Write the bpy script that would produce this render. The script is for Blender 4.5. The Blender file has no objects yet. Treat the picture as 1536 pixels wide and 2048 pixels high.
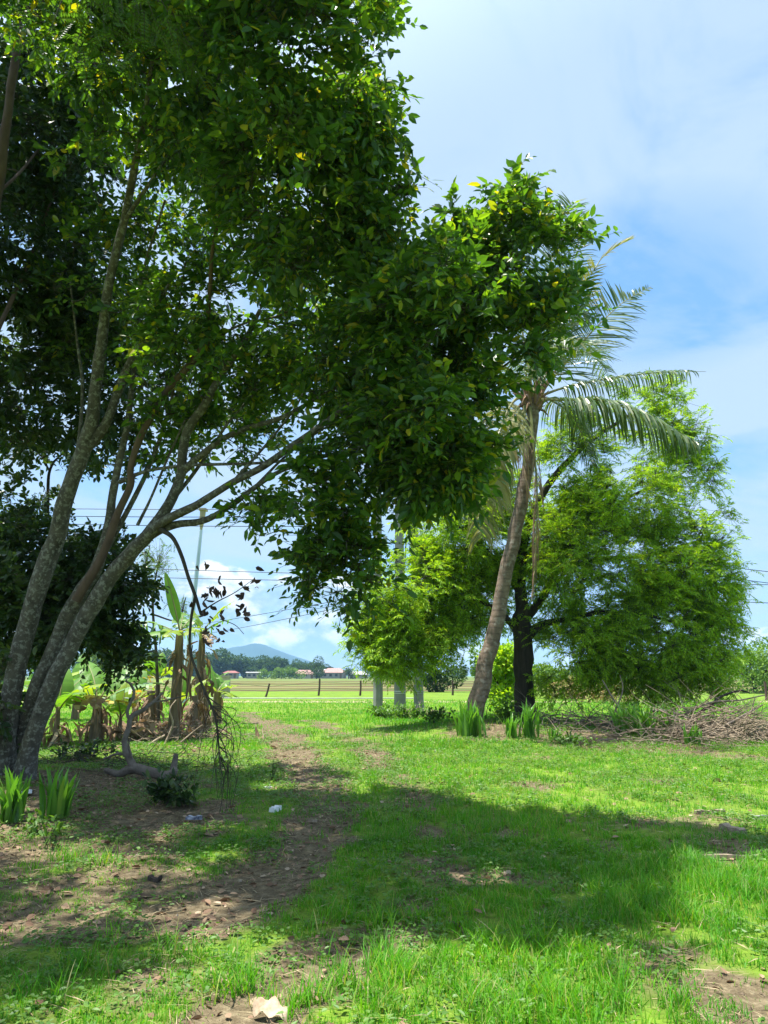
import bpy, math, random
import numpy as np
R = math.radians
PI = math.pi
rng = np.random.default_rng(7)
random.seed(7)
SC = bpy.context.scene
COL = SC.collection

# ------------------------------------------------------------------ camera, world, sun, exposure
EYE = 1.4
FPX = 1538.0
PITCH = math.atan(328.0 / FPX)
cam_d = bpy.data.cameras.new('camera')
cam = bpy.data.objects.new('camera', cam_d)
COL.objects.link(cam)
cam.location = (0, 0, EYE)
cam.rotation_euler = (PI / 2 + PITCH, 0, 0)
cam_d.sensor_fit = 'VERTICAL'
cam_d.sensor_height = 24.0
cam_d.lens = FPX / 2048.0 * 24.0
cam_d.clip_start = 0.05
cam_d.clip_end = 60000
SC.camera = cam

SUN_EL = 76.0
SUN_DIR = np.array([-1.0, 0.16, 0.0])
SUN_DIR = SUN_DIR / np.linalg.norm(SUN_DIR) * math.cos(R(SUN_EL))
SUN_DIR[2] = math.sin(R(SUN_EL))
sun_d = bpy.data.lights.new('sun', 'SUN')
sun = bpy.data.objects.new('sun', sun_d)
COL.objects.link(sun)
sun_d.energy = 4.2
sun_d.angle = R(0.55)
sun_d.color = (1.0, 0.96, 0.88)
from mathutils import Vector
sun.rotation_euler = Vector((-SUN_DIR[0], -SUN_DIR[1], -SUN_DIR[2])).to_track_quat('-Z', 'Y').to_euler()
sun.location = (-30, 5, 60)

SC.view_settings.view_transform = 'Standard'
SC.view_settings.look = 'None'
SC.view_settings.gamma = 1.0
SC.view_settings.exposure = 1.52
SC.cycles.max_bounces = 8
SC.cycles.diffuse_bounces = 4
SC.cycles.transmission_bounces = 6
SC.cycles.transparent_max_bounces = 8
SC.cycles.volume_bounces = 0
SC.cycles.use_denoising = True

SKY_STRENGTH = 0.10
W = bpy.data.worlds.new('World')
SC.world = W
W.use_nodes = True


def build_world():
    nt = W.node_tree
    nt.nodes.clear()
    N = nt.nodes.new
    L = nt.links.new
    out = N('ShaderNodeOutputWorld')
    bg = N('ShaderNodeBackground')
    bg.inputs['Strength'].default_value = SKY_STRENGTH
    sky = N('ShaderNodeTexSky')
    sky.sky_type = 'NISHITA'
    sky.sun_disc = False
    sky.sun_elevation = R(SUN_EL)
    sky.sun_rotation = R(-80.9)
    sky.air_density = 1.0
    sky.dust_density = 0.6
    sky.ozone_density = 2.2
    tc = N('ShaderNodeTexCoord')
    sep = N('ShaderNodeSeparateXYZ')
    L(tc.outputs['Generated'], sep.inputs[0])

    def math_(op, a, b=None, c=None, clamp=False):
        n = N('ShaderNodeMath')
        n.operation = op
        n.use_clamp = clamp
        for i, v in enumerate((a, b, c)):
            if v is None:
                continue
            if isinstance(v, (int, float)):
                n.inputs[i].default_value = v
            else:
                L(v, n.inputs[i])
        return n.outputs[0]

    def smooth(v, a, b):
        n = N('ShaderNodeMapRange')
        n.interpolation_type = 'SMOOTHSTEP'
        L(v, n.inputs['Value'])
        n.inputs['From Min'].default_value = a
        n.inputs['From Max'].default_value = b
        return n.outputs['Result']

    def noise(vec, scale, detail, rough=0.55, dist=0.0):
        n = N('ShaderNodeTexNoise')
        L(vec, n.inputs['Vector'])
        n.inputs['Scale'].default_value = scale
        n.inputs['Detail'].default_value = detail
        n.inputs['Roughness'].default_value = rough
        n.inputs['Distortion'].default_value = dist
        return n.outputs['Fac']

    def comb(x, y, z):
        n = N('ShaderNodeCombineXYZ')
        for i, v in enumerate((x, y, z)):
            if isinstance(v, (int, float)):
                n.inputs[i].default_value = v
            else:
                L(v, n.inputs[i])
        return n.outputs[0]

    x, y, z = sep.outputs
    az = math_('ARCTAN2', x, y)
    el = math_('ARCSINE', z)
    # high thin cloud laid out on a plane overhead
    zz = math_('ADD', math_('MAXIMUM', z, 0.0), 0.22)
    px = math_('DIVIDE', x, zz)
    py = math_('DIVIDE', y, zz)
    pv = comb(px, py, 0.0)
    n1 = noise(pv, 2.0, 8, 0.6, 1.2)
    n2 = noise(comb(math_('MULTIPLY', px, 0.6), math_('ADD', py, 4.0), 2.0), 0.7, 4, 0.5)
    hi = smooth(math_('ADD', math_('MULTIPLY', n1, 0.7), math_('MULTIPLY', n2, 0.5)), 0.45, 0.70)
    # a clear blue gap low on the right
    gx = math_('DIVIDE', math_('SUBTRACT', az, 0.36), 0.22)
    gy = math_('DIVIDE', math_('SUBTRACT', el, 0.47), 0.12)
    gap = math_('SUBTRACT', 1.0, math_('ADD', math_('MULTIPLY', gx, gx), math_('MULTIPLY', gy, gy)), clamp=True)
    hi = math_('SUBTRACT', hi, math_('MULTIPLY', gap, 0.75), clamp=True)
    # cumulus bank near the horizon
    cv = comb(math_('MULTIPLY', az, 1.0), math_('MULTIPLY', el, 1.5), 0.3)
    c1 = noise(cv, 9.0, 8, 0.58, 0.1)
    prof = noise(comb(az, 0.0, 7.0), 7.0, 3, 0.5)
    topel = math_('MULTIPLY_ADD', prof, 0.34, -0.075)
    hgt = math_('SUBTRACT', topel, el)
    bx = math_('DIVIDE', math_('ADD', az, 0.15), 0.17)
    by = math_('DIVIDE', math_('SUBTRACT', el, 0.055), 0.075)
    bank = math_('MAXIMUM', math_('SUBTRACT', 1.0, math_('ADD', math_('MULTIPLY', bx, bx), math_('MULTIPLY', by, by))), -1.0)
    cu = smooth(math_('ADD', math_('MULTIPLY_ADD', hgt, 4.0, math_('MULTIPLY', bank, 0.42)), math_('MULTIPLY', math_('SUBTRACT', c1, 0.5), 3.4)), 0.0, 0.24)
    cu = math_('MULTIPLY', cu, smooth(el, -0.01, 0.05))
    shade = noise(comb(math_('ADD', az, 0.012), math_('MULTIPLY', math_('ADD', el, 0.02), 1.5), 0.3), 9.0, 8, 0.58, 0.1)
    lit = smooth(math_('SUBTRACT', c1, shade), -0.06, 0.10)

    def mix(fac, a, b):
        n = N('ShaderNodeMix')
        n.data_type = 'RGBA'
        if isinstance(fac, (int, float)):
            n.inputs[0].default_value = fac
        else:
            L(fac, n.inputs[0])
        for s, v in ((6, a), (7, b)):
            if isinstance(v, tuple):
                n.inputs[s].default_value = (*v, 1)
            else:
                L(v, n.inputs[s])
        return n.outputs[2]
    k = 1.0
    lift = mix(0.6, sky.outputs[0], (.62 * k, 1.75 * k, 3.5 * k))
    base = mix(math_('MULTIPLY', hi, 0.8), lift, (2.35 * k, 2.95 * k, 3.6 * k))
    cuc = mix(lit, (1.6 * k, 2.4 * k, 3.1 * k), (4.6 * k, 4.7 * k, 4.7 * k))
    col = mix(math_('MULTIPLY', cu, 0.92), base, cuc)
    # white brightening added to the sky around the sun, for more fill light
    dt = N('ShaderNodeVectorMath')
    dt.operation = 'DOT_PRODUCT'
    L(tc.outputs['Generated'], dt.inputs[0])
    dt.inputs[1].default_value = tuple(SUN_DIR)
    fill_glow = smooth(dt.outputs['Value'], 0.60, 1.0)
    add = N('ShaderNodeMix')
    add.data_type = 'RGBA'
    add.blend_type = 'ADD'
    L(fill_glow, add.inputs[0])
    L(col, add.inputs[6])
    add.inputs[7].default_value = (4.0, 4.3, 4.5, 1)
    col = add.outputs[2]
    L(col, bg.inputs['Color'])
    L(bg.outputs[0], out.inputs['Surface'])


build_world()

# ------------------------------------------------------------------ helpers


def nrm(v):
    return v / np.maximum(np.linalg.norm(v, axis=-1, keepdims=True), 1e-9)


def _hash(i, j, k, s):
    n = (i * 374761393 + j * 668265263 + k * 2147483647 + s * 974634777) & 0xFFFFFFFF
    n = ((n ^ (n >> 13)) * 1274126177) & 0xFFFFFFFF
    n = n ^ (n >> 16)
    return (n & 0xFFFF) / 65535.0


def vnoise(p, s=0):
    p = np.asarray(p, float)
    if p.shape[-1] == 2:
        p = np.concatenate([p, np.zeros(p.shape[:-1] + (1,))], -1)
    i = np.floor(p).astype(np.int64)
    f = p - i
    f = f * f * (3 - 2 * f)
    out = 0
    for dx in (0, 1):
        for dy in (0, 1):
            for dz in (0, 1):
                w = (f[..., 0] if dx else 1 - f[..., 0]) * (f[..., 1] if dy else 1 - f[..., 1]) * (f[..., 2] if dz else 1 - f[..., 2])
                out = out + w * _hash(i[..., 0] + dx, i[..., 1] + dy, i[..., 2] + dz, s)
    return out


def fbm(p, s=0, o=4):
    p = np.asarray(p, float)
    t = 0
    a = 0.5
    for k in range(o):
        t = t + a * vnoise(p * (2 ** k), s + k)
        a *= 0.5
    return t / (1 - 0.5 ** o)


def sstep(a, b, x):
    t = np.clip((x - a) / (b - a), 0, 1)
    return t * t * (3 - 2 * t)


def gz(x, y):
    x = np.asarray(x, float)
    y = np.asarray(y, float)
    z = 0.30 * sstep(3, 18, y)
    z = z + 0.14 * np.exp(-(((x - 2.6) / 2.6) ** 2 + ((y - 16.6) / 2.6) ** 2))
    z = z + 0.16 * np.exp(-(((x + 4.6) / 1.5) ** 2 + ((y - 9.4) / 1.5) ** 2))
    z = z + 0.16 * np.exp(-(((x - 1.85) / 1.0) ** 2 + ((y - 15.7) / 1.0) ** 2))
    near = 1 - sstep(22, 32, y)
    z = z + near * (0.10 * (fbm(np.stack([x * .7, y * .7], -1), 3, 3) - .5) + 0.035 * (fbm(np.stack([x * 3.1, y * 3.1], -1), 9, 2) - .5))
    return z


CP, SP = math.cos(PITCH), math.sin(PITCH)


def ray(px, py):
    u = (px - 768.0) / FPX
    v = (1024.0 - py) / FPX
    return np.array([u, CP - v * SP, v * CP + SP])


def P(px, py, Y):
    d = ray(px, py)
    return np.array([0, 0, EYE]) + d * (Y / d[1])


def G(px, py):
    d = ray(px, py)
    Y = 10.0
    for _ in range(40):
        z = float(gz(d[0] / d[1] * Y, Y))
        Yn = (z - EYE) / (d[2] / d[1])
        Y = 0.5 * Y + 0.5 * min(Yn, 400)
    p = np.array([d[0] / d[1] * Y, Y, 0.0])
    p[2] = float(gz(p[0], p[1]))
    return p


def PX(px, Y):          # pixels to metres at depth Y
    return px * Y / FPX


def on(x, y, dz=0.0):
    return np.array([x, y, float(gz(x, y)) + dz])


class MB:
    """collects vertices and faces; build() links them as ONE mesh object"""

    def __init__(self):
        self.c = []

    def add(self, V, F, mi=0):
        V = np.asarray(V, float).reshape(-1, 3)
        F = np.asarray(F, np.int64)
        if len(V) and len(F):
            self.c.append((V, F, mi))
        return self

    def build(self, name, mats, parent=None, smooth=False, origin=None, attr=None):
        if not isinstance(mats, (list, tuple)):
            mats = [mats]
        org = np.zeros(3)
        if parent is not None:
            q = parent
            while q is not None:
                org = org + np.array(q.location)
                q = q.parent
        if origin is not None:
            org = np.array(origin, float)
        me = bpy.data.meshes.new(name)
        if self.c:
            V = np.concatenate([c[0] for c in self.c]) - org
            loops, starts, mi = [], [], []
            off = 0
            lp = 0
            for v, F, m in self.c:
                k = F.shape[1]
                loops.append((F + off).ravel())
                starts.append(lp + np.arange(len(F)) * k)
                mi.append(np.full(len(F), m))
                lp += F.size
                off += len(v)
            loops = np.concatenate(loops).astype(np.int32)
            starts = np.concatenate(starts).astype(np.int32)
            mi = np.concatenate(mi).astype(np.int32)
            me.vertices.add(len(V))
            me.vertices.foreach_set('co', V.astype(np.float32).ravel())
            me.loops.add(len(loops))
            me.loops.foreach_set('vertex_index', loops)
            me.polygons.add(len(starts))
            me.polygons.foreach_set('loop_start', starts)
            me.polygons.foreach_set('material_index', mi)
            me.polygons.foreach_set('use_smooth', np.full(len(starts), bool(smooth)))
            me.update(calc_edges=True)
            if attr:
                for an, av in attr.items():
                    a = me.attributes.new(an, 'FLOAT', 'POINT')
                    a.data.foreach_set('value', np.asarray(av, np.float32))
        for m in mats:
            me.materials.append(m)
        o = bpy.data.objects.new(name, me)
        COL.objects.link(o)
        if parent is not None:
            o.parent = parent
        elif origin is not None:
            o.location = origin
        return o


def tag(o, label=None, cat=None, group=None, kind=None):
    if label:
        o['label'] = label
    if cat:
        o['category'] = cat
    if group:
        o['group'] = group
    if kind:
        o['kind'] = kind
    return o


def thing(name, label, cat, loc, group=None):
    o = bpy.data.objects.new(name, None)
    COL.objects.link(o)
    o.location = tuple(float(v) for v in loc)
    o.empty_display_size = 0.2
    return tag(o, label, cat, group)


def copy_tree(o, parent=None):
    c = o.copy()
    COL.objects.link(c)
    if parent is not None:
        c.parent = parent
    for ch in [k for k in o.children]:
        copy_tree(ch, c)
    return c


def catmull(pts, n=6):
    pts = np.asarray(pts, float)
    if len(pts) < 3:
        t = np.linspace(0, 1, n + 1)[:, None]
        return pts[0] * (1 - t) + pts[-1] * t
    p = np.concatenate([[2 * pts[0] - pts[1]], pts, [2 * pts[-1] - pts[-2]]])
    out = []
    t = np.linspace(0, 1, n, endpoint=False)[:, None]
    for i in range(1, len(p) - 2):
        a, b, c, d = p[i - 1], p[i], p[i + 1], p[i + 2]
        out.append(0.5 * (2 * b + (c - a) * t + (2 * a - 5 * b + 4 * c - d) * t ** 2 + (-a + 3 * b - 3 * c + d) * t ** 3))
    out.append(p[-2][None])
    return np.concatenate(out)


def tube(mb, path, rad, seg=8, rough=0.0, seed=0, mi=0, cap=True):
    path = np.asarray(path, float)
    n = len(path)
    rad = np.broadcast_to(np.asarray(rad, float), (n,)).copy()
    T = nrm(np.gradient(path, axis=0))
    ref = np.array([0.31, 0.87, 0.38]) if abs(T[0] @ np.array([0.31, 0.87, 0.38])) < .9 else np.array([1.0, 0, 0])
    U = np.zeros_like(path)
    u = ref - T[0] * (ref @ T[0])
    U[0] = u / np.linalg.norm(u)
    for i in range(1, n):
        u = U[i - 1] - T[i] * (U[i - 1] @ T[i])
        U[i] = u / max(np.linalg.norm(u), 1e-9)
    Vv = np.cross(T, U)
    a = np.arange(seg) / seg * 2 * PI
    ring = U[:, None, :] * np.cos(a)[None, :, None] + Vv[:, None, :] * np.sin(a)[None, :, None]
    r = rad[:, None].repeat(seg, 1)
    if rough:
        q = path[:, None, :] * 3.0 + ring * 1.4
        r = r * (1 + rough * 2 * (vnoise(q, seed) - .5) + rough * (vnoise(q * 3.1, seed + 5) - .5))
    V = (path[:, None, :] + ring * r[:, :, None]).reshape(-1, 3)
    i = np.arange(n - 1)[:, None] * seg
    j = np.arange(seg)[None, :]
    j2 = (j + 1) % seg
    F = np.stack([i + j, i + j2, i + seg + j2, i + seg + j], -1).reshape(-1, 4)
    mb.add(V, F, mi)
    if cap:
        c = np.concatenate([V[:seg], path[:1], V[-seg:], path[-1:]])
        jj = np.arange(seg)
        Fc = np.concatenate([np.stack([(jj + 1) % seg, jj, np.full(seg, seg)], -1),
                             np.stack([jj + seg + 1, (jj + 1) % seg + seg + 1, np.full(seg, 2 * seg + 1)], -1)])
        mb.add(c, Fc, mi)


def sticks(mb, A, B, ra, rb, seg=4, mi=0):
    """many straight tapered prisms at once"""
    A = np.asarray(A, float)
    B = np.asarray(B, float)
    n = len(A)
    if n == 0:
        return
    ra = np.broadcast_to(np.asarray(ra, float), (n,))
    rb = np.broadcast_to(np.asarray(rb, float), (n,))
    T = nrm(B - A)
    ref = np.where(np.abs(T[:, 2:3]) > .9, np.array([[1.0, 0, 0]]), np.array([[0, 0, 1.0]]))
    U = nrm(np.cross(T, ref))
    Vv = np.cross(T, U)
    a = np.arange(seg) / seg * 2 * PI
    ring = U[:, None, :] * np.cos(a)[None, :, None] + Vv[:, None, :] * np.sin(a)[None, :, None]
    V = np.concatenate([A[:, None] + ring * ra[:, None, None], B[:, None] + ring * rb[:, None, None]], 1)
    j = np.arange(seg)
    f = np.stack([j, (j + 1) % seg, (j + 1) % seg + seg, j + seg], -1)
    F = (np.arange(n)[:, None, None] * (2 * seg) + f[None]).reshape(-1, 4)
    mb.add(V.reshape(-1, 3), F, mi)


def box(mb, lo, hi, mi=0, rot=0.0, c=None):
    lo = np.array(lo, float)
    hi = np.array(hi, float)
    V = np.array([[x, y, z] for z in (lo[2], hi[2]) for y in (lo[1], hi[1]) for x in (lo[0], hi[0])])
    if rot:
        c = (lo + hi) / 2 if c is None else np.array(c, float)
        d = V - c
        V = np.stack([d[:, 0] * math.cos(rot) - d[:, 1] * math.sin(rot), d[:, 0] * math.sin(rot) + d[:, 1] * math.cos(rot), d[:, 2]], -1) + c
    mb.add(V, [[0, 2, 3, 1], [4, 5, 7, 6], [0, 1, 5, 4], [2, 6, 7, 3], [0, 4, 6, 2], [1, 3, 7, 5]], mi)


def leaf6(mb, B, D, U, L, Wd, fold=0.2, droop=0.1, mi=0):
    """broad leaves, two quads folded along the midrib"""
    n = len(B)
    if n == 0:
        return
    D = nrm(D)
    Rt = nrm(np.cross(D, U))
    N_ = np.cross(Rt, D)
    L = np.broadcast_to(np.asarray(L, float), (n,))[:, None]
    Wd = np.broadcast_to(np.asarray(Wd, float), (n,))[:, None]
    prof = [(0, 0), (.28, -.9), (.66, -.8), (1, 0), (.66, .8), (.28, .9)]
    vs = []
    for t, s in prof:
        vs.append(B + D * L * t + Rt * Wd * s + N_ * (abs(s) * fold * Wd - droop * L * t * t))
    V = np.stack(vs, 1).reshape(-1, 3)
    f = np.array([[0, 1, 2, 3], [0, 3, 4, 5]])
    F = (np.arange(n)[:, None, None] * 6 + f[None]).reshape(-1, 4)
    mb.add(V, F, mi)


def leaf4(mb, B, D, U, L, Wd, droop=0.15, mi=0, wide=.4):
    n = len(B)
    if n == 0:
        return
    D = nrm(D)
    Rt = nrm(np.cross(D, U))
    N_ = np.cross(Rt, D)
    L = np.broadcast_to(np.asarray(L, float), (n,))[:, None]
    Wd = np.broadcast_to(np.asarray(Wd, float), (n,))[:, None]
    V = np.stack([B, B + D * L * wide - Rt * Wd, B + D * L - N_ * droop * L, B + D * L * wide + Rt * Wd], 1).reshape(-1, 3)
    F = np.arange(n * 4).reshape(-1, 4)
    mb.add(V, F, mi)


def spray(O, D, U, L, k, ang=55, droop=.25, jit=.25, terminal=True, pairs=False, g=None):
    """leaflet bases, directions and normals along N rachises; returns arrays (N*k,3) and rachis ends"""
    g = g or rng
    n = len(O)
    D = nrm(D)
    Rt = nrm(np.cross(D, U))
    U = np.cross(Rt, D)
    L = np.broadcast_to(np.asarray(L, float), (n,))
    if pairs:
        t = np.repeat((np.arange(k // 2) + .6) / (k // 2 + .1), 2)
        if k % 2:
            t = np.append(t, 1.0)
    else:
        t = (np.arange(k) + .8) / k
    side = np.where(np.arange(k) % 2 == 0, 1.0, -1.0)
    if terminal and (k % 2 or not pairs):
        side[-1] = 0
    tt = t[None, :, None]
    Ln = L[:, None, None]
    B = O[:, None, :] + D[:, None, :] * Ln * tt
    B = B - np.array([0, 0, 1.0]) * droop * Ln * tt ** 2
    a = R(ang) * np.abs(side)[None, :, None]
    tan = D[:, None, :] - np.array([0, 0, 1.0]) * 2 * droop * tt
    d = tan * np.cos(a) + Rt[:, None, :] * np.sin(a) * side[None, :, None] + g.normal(0, jit, (n, k, 3))
    u = U[:, None, :] + g.normal(0, jit * 1.4, (n, k, 3))
    E = O + D * L[:, None] - np.array([0, 0, 1.0]) * droop * L[:, None]
    return B.reshape(-1, 3), d.reshape(-1, 3), u.reshape(-1, 3), E


def lobes_pts(lobes, gap=0.0, seed=0, fs=1.0, shell=.35):
    """cluster anchors inside ellipsoids given as (px,py,Y,rx_px,ry_px,rY,count)"""
    pts, ctr = [], []
    g = np.random.default_rng(100 + seed)
    for (px, py, Y, rx, ry, rY, n) in lobes:
        c = P(px, py, Y)
        s = np.array([PX(rx, Y), rY, PX(ry, Y) * 1.03])
        d = nrm(g.normal(0, 1, (n * 3, 3)))
        rad = shell + (1 - shell) * g.random(n * 3) ** .5
        bump = .52 + .85 * fbm(d * 2.7 + px * .01, seed, 2)
        q = c + d * (rad * bump)[:, None] * s
        if gap > 0:
            keep = fbm(q * fs * 1.3, seed + 11, 2) > gap
            q = q[keep]
        q = q[:n]
        pts.append(q)
        ctr.append(np.repeat(c[None], len(q), 0))
    return np.concatenate(pts), np.concatenate(ctr)


def world_lobes(specs, gap, seed):
    """ellipsoids given directly in metres: (centre, radii, count)"""
    g = np.random.default_rng(seed)
    a, c = [], []
    for cc, rr, n in specs:
        d = nrm(g.normal(0, 1, (n * 3, 3))) * (g.random(n * 3) ** .4)[:, None]
        q = np.array(cc) + d * np.array(rr)
        q = q[fbm(q * 1.1, seed, 2) > gap][:n]
        a.append(q)
        c.append(np.repeat(np.array(cc, float)[None], len(q), 0))
    return np.concatenate(a), np.concatenate(c)


def grow(mb, skel, skr, targets, seed=0, r_tip=.004, seg=5, maxlen=9, mi=0, sag=.06, rk=.010):
    """joins every cluster anchor to the nearest wood already there; fills mb with branches"""
    g = np.random.default_rng(seed)
    S = [np.asarray(skel, float)]
    Rr = [np.asarray(skr, float)]
    S = np.concatenate(S)
    Rr = np.concatenate(Rr)
    d0 = np.array([np.min(np.sum((S - t) ** 2, 1)) for t in targets])
    for i in np.argsort(d0):
        t = targets[i]
        dd = np.sqrt(np.sum((S - t) ** 2, 1))
        dd = dd + np.maximum(S[:, 2] - t[2], 0) * .5
        j = int(np.argmin(dd))
        s = S[j]
        ln = float(np.linalg.norm(t - s))
        if ln < .04:
            continue
        m = (s + t) / 2 + np.array([0, 0, 1.0]) * ln * sag + g.normal(0, .10 * ln, 3)
        m2 = s * .25 + t * .75 + g.normal(0, .07 * ln, 3) + np.array([0, 0, 1]) * ln * sag
        path = catmull([s, m * .7 + s * .3, m2, t], 3)
        r0 = min(Rr[j] * .75, .006 + rk * ln)
        r = np.linspace(r0, r_tip, len(path))
        tube(mb, path, r, seg, 0, 0, mi, cap=False)
        S = np.concatenate([S, path[2:]])
        Rr = np.concatenate([Rr, r[2:]])


LW = 1.0


def limb(mb, pts, seg=10, n=6, rough=.12, seed=0, mi=0):
    """pts: (px,py,Y,width_px); returns sampled path and radii"""
    p = np.array([P(a, b, c) for a, b, c, w in pts])
    r = np.array([PX(w, c) / 2 * LW for a, b, c, w in pts])
    path = catmull(p, n)
    rad = np.interp(np.linspace(0, len(pts) - 1, len(path)), np.arange(len(pts)), r)
    wob = (np.stack([fbm(path * 2.3 + k * 9.1, seed + k, 2) for k in range(3)], -1) - .5)
    path = path + wob * rad[:, None] * .9
    tube(mb, path, rad, seg, rough, seed, mi)
    return path, rad

# ------------------------------------------------------------------ materials


def new_mat(name):
    m = bpy.data.materials.new(name)
    m.use_nodes = True
    nt = m.node_tree
    nt.nodes.clear()
    return m, nt, nt.nodes.new, nt.links.new


def ramp(nt, L, fac, stops, interp='LINEAR'):
    n = nt.nodes.new('ShaderNodeValToRGB')
    n.color_ramp.interpolation = interp
    e = n.color_ramp.elements
    while len(e) < len(stops):
        e.new(.5)
    for k, (p_, c) in enumerate(stops):
        e[k].position = p_
        e[k].color = (*c, 1)
    L(fac, n.inputs[0])
    return n.outputs[0]


def leaf_mat(name, stops, trans=.4, tcol=(1.25, 1.35, .45), rough=.45, patch=None, pscale=1.0, spec=.4):
    m, nt, N, L = new_mat(name)
    out = N('ShaderNodeOutputMaterial')
    geo = N('ShaderNodeNewGeometry')
    col = ramp(nt, L, geo.outputs['Random Per Island'], stops)
    if patch:
        tc = N('ShaderNodeTexCoord')
        no = N('ShaderNodeTexNoise')
        L(tc.outputs['Object'], no.inputs['Vector'])
        no.inputs['Scale'].default_value = pscale
        no.inputs['Detail'].default_value = 3
        mr = N('ShaderNodeMapRange')
        L(no.outputs['Fac'], mr.inputs['Value'])
        mr.inputs['From Min'].default_value = .42
        mr.inputs['From Max'].default_value = .66
        mx = N('ShaderNodeMix')
        mx.data_type = 'RGBA'
        mx.blend_type = 'MULTIPLY'
        L(mr.outputs[0], mx.inputs[0])
        L(col, mx.inputs[6])
        mx.inputs[7].default_value = (*patch, 1)
        col = mx.outputs[2]
    pb = N('ShaderNodeBsdfPrincipled')
    pb.inputs['Roughness'].default_value = rough
    pb.inputs['Specular IOR Level'].default_value = spec
    L(col, pb.inputs['Base Color'])
    tr = N('ShaderNodeBsdfTranslucent')
    mt = N('ShaderNodeMix')
    mt.data_type = 'RGBA'
    mt.blend_type = 'MULTIPLY'
    mt.inputs[0].default_value = 1
    L(col, mt.inputs[6])
    mt.inputs[7].default_value = (*tcol, 1)
    L(mt.outputs[2], tr.inputs['Color'])
    ms = N('ShaderNodeMixShader')
    ms.inputs[0].default_value = trans
    L(pb.outputs[0], ms.inputs[1])
    L(tr.outputs[0], ms.inputs[2])
    L(ms.outputs[0], out.inputs['Surface'])
    return m


def bark_mat(name, c1, c2, lich=None, lscale=9.0, lthr=.62, scale=6.0, stretch=(1, 1, .35), bump=.6, ring=0.0):
    m, nt, N, L = new_mat(name)
    out = N('ShaderNodeOutputMaterial')
    tc = N('ShaderNodeTexCoord')
    mp = N('ShaderNodeMapping')
    L(tc.outputs['Object'], mp.inputs['Vector'])
    mp.inputs['Scale'].default_value = stretch
    n1 = N('ShaderNodeTexNoise')
    L(mp.outputs[0], n1.inputs['Vector'])
    n1.inputs['Scale'].default_value = scale
    n1.inputs['Detail'].default_value = 8
    n1.inputs['Roughness'].default_value = .7
    col = ramp(nt, L, n1.outputs['Fac'], [(.3, c1), (.7, c2)])
    hgt = n1.outputs['Fac']
    if ring:
        wv = N('ShaderNodeTexWave')
        wv.bands_direction = 'Z'
        L(tc.outputs['Object'], wv.inputs['Vector'])
        wv.inputs['Scale'].default_value = ring
        wv.inputs['Distortion'].default_value = 2.5
        wv.inputs['Detail'].default_value = 2
        c3 = ramp(nt, L, wv.outputs['Fac'], [(.0, (.45, .45, .45)), (.35, (1, 1, 1))])
        mx = N('ShaderNodeMix')
        mx.data_type = 'RGBA'
        mx.blend_type = 'MULTIPLY'
        mx.inputs[0].default_value = .45
        L(col, mx.inputs[6])
        L(c3, mx.inputs[7])
        col = mx.outputs[2]
    if lich:
        vo = N('ShaderNodeTexNoise')
        L(tc.outputs['Object'], vo.inputs['Vector'])
        vo.inputs['Scale'].default_value = lscale
        vo.inputs['Detail'].default_value = 5
        vo.inputs['Roughness'].default_value = .65
        mr = N('ShaderNodeMapRange')
        L(vo.outputs['Fac'], mr.inputs['Value'])
        mr.inputs['From Min'].default_value = lthr - .07
        mr.inputs['From Max'].default_value = lthr + .03
        mx = N('ShaderNodeMix')
        mx.data_type = 'RGBA'
        L(mr.outputs[0], mx.inputs[0])
        L(col, mx.inputs[6])
        mx.inputs[7].default_value = (*lich, 1)
        col = mx.outputs[2]
    bp = N('ShaderNodeBump')
    bp.inputs['Strength'].default_value = bump
    bp.inputs['Distance'].default_value = .03
    L(hgt, bp.inputs['Height'])
    pb = N('ShaderNodeBsdfPrincipled')
    pb.inputs['Roughness'].default_value = .9
    pb.inputs['Specular IOR Level'].default_value = .15
    L(col, pb.inputs['Base Color'])
    L(bp.outputs[0], pb.inputs['Normal'])
    L(pb.outputs[0], out.inputs['Surface'])
    return m


def plain_mat(name, c1, c2=None, scale=5.0, rough=.8, metal=0.0, bump=.15, detail=6):
    m, nt, N, L = new_mat(name)
    out = N('ShaderNodeOutputMaterial')
    tc = N('ShaderNodeTexCoord')
    n1 = N('ShaderNodeTexNoise')
    L(tc.outputs['Object'], n1.inputs['Vector'])
    n1.inputs['Scale'].default_value = scale
    n1.inputs['Detail'].default_value = detail
    c2 = c2 or tuple(v * .75 for v in c1)
    col = ramp(nt, L, n1.outputs['Fac'], [(.35, c2), (.65, c1)])
    pb = N('ShaderNodeBsdfPrincipled')
    pb.inputs['Roughness'].default_value = rough
    pb.inputs['Metallic'].default_value = metal
    pb.inputs['Specular IOR Level'].default_value = .3
    L(col, pb.inputs['Base Color'])
    bp = N('ShaderNodeBump')
    bp.inputs['Strength'].default_value = bump
    bp.inputs['Distance'].default_value = .01
    L(n1.outputs['Fac'], bp.inputs['Height'])
    L(bp.outputs[0], pb.inputs['Normal'])
    L(pb.outputs[0], out.inputs['Surface'])
    return m


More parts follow.
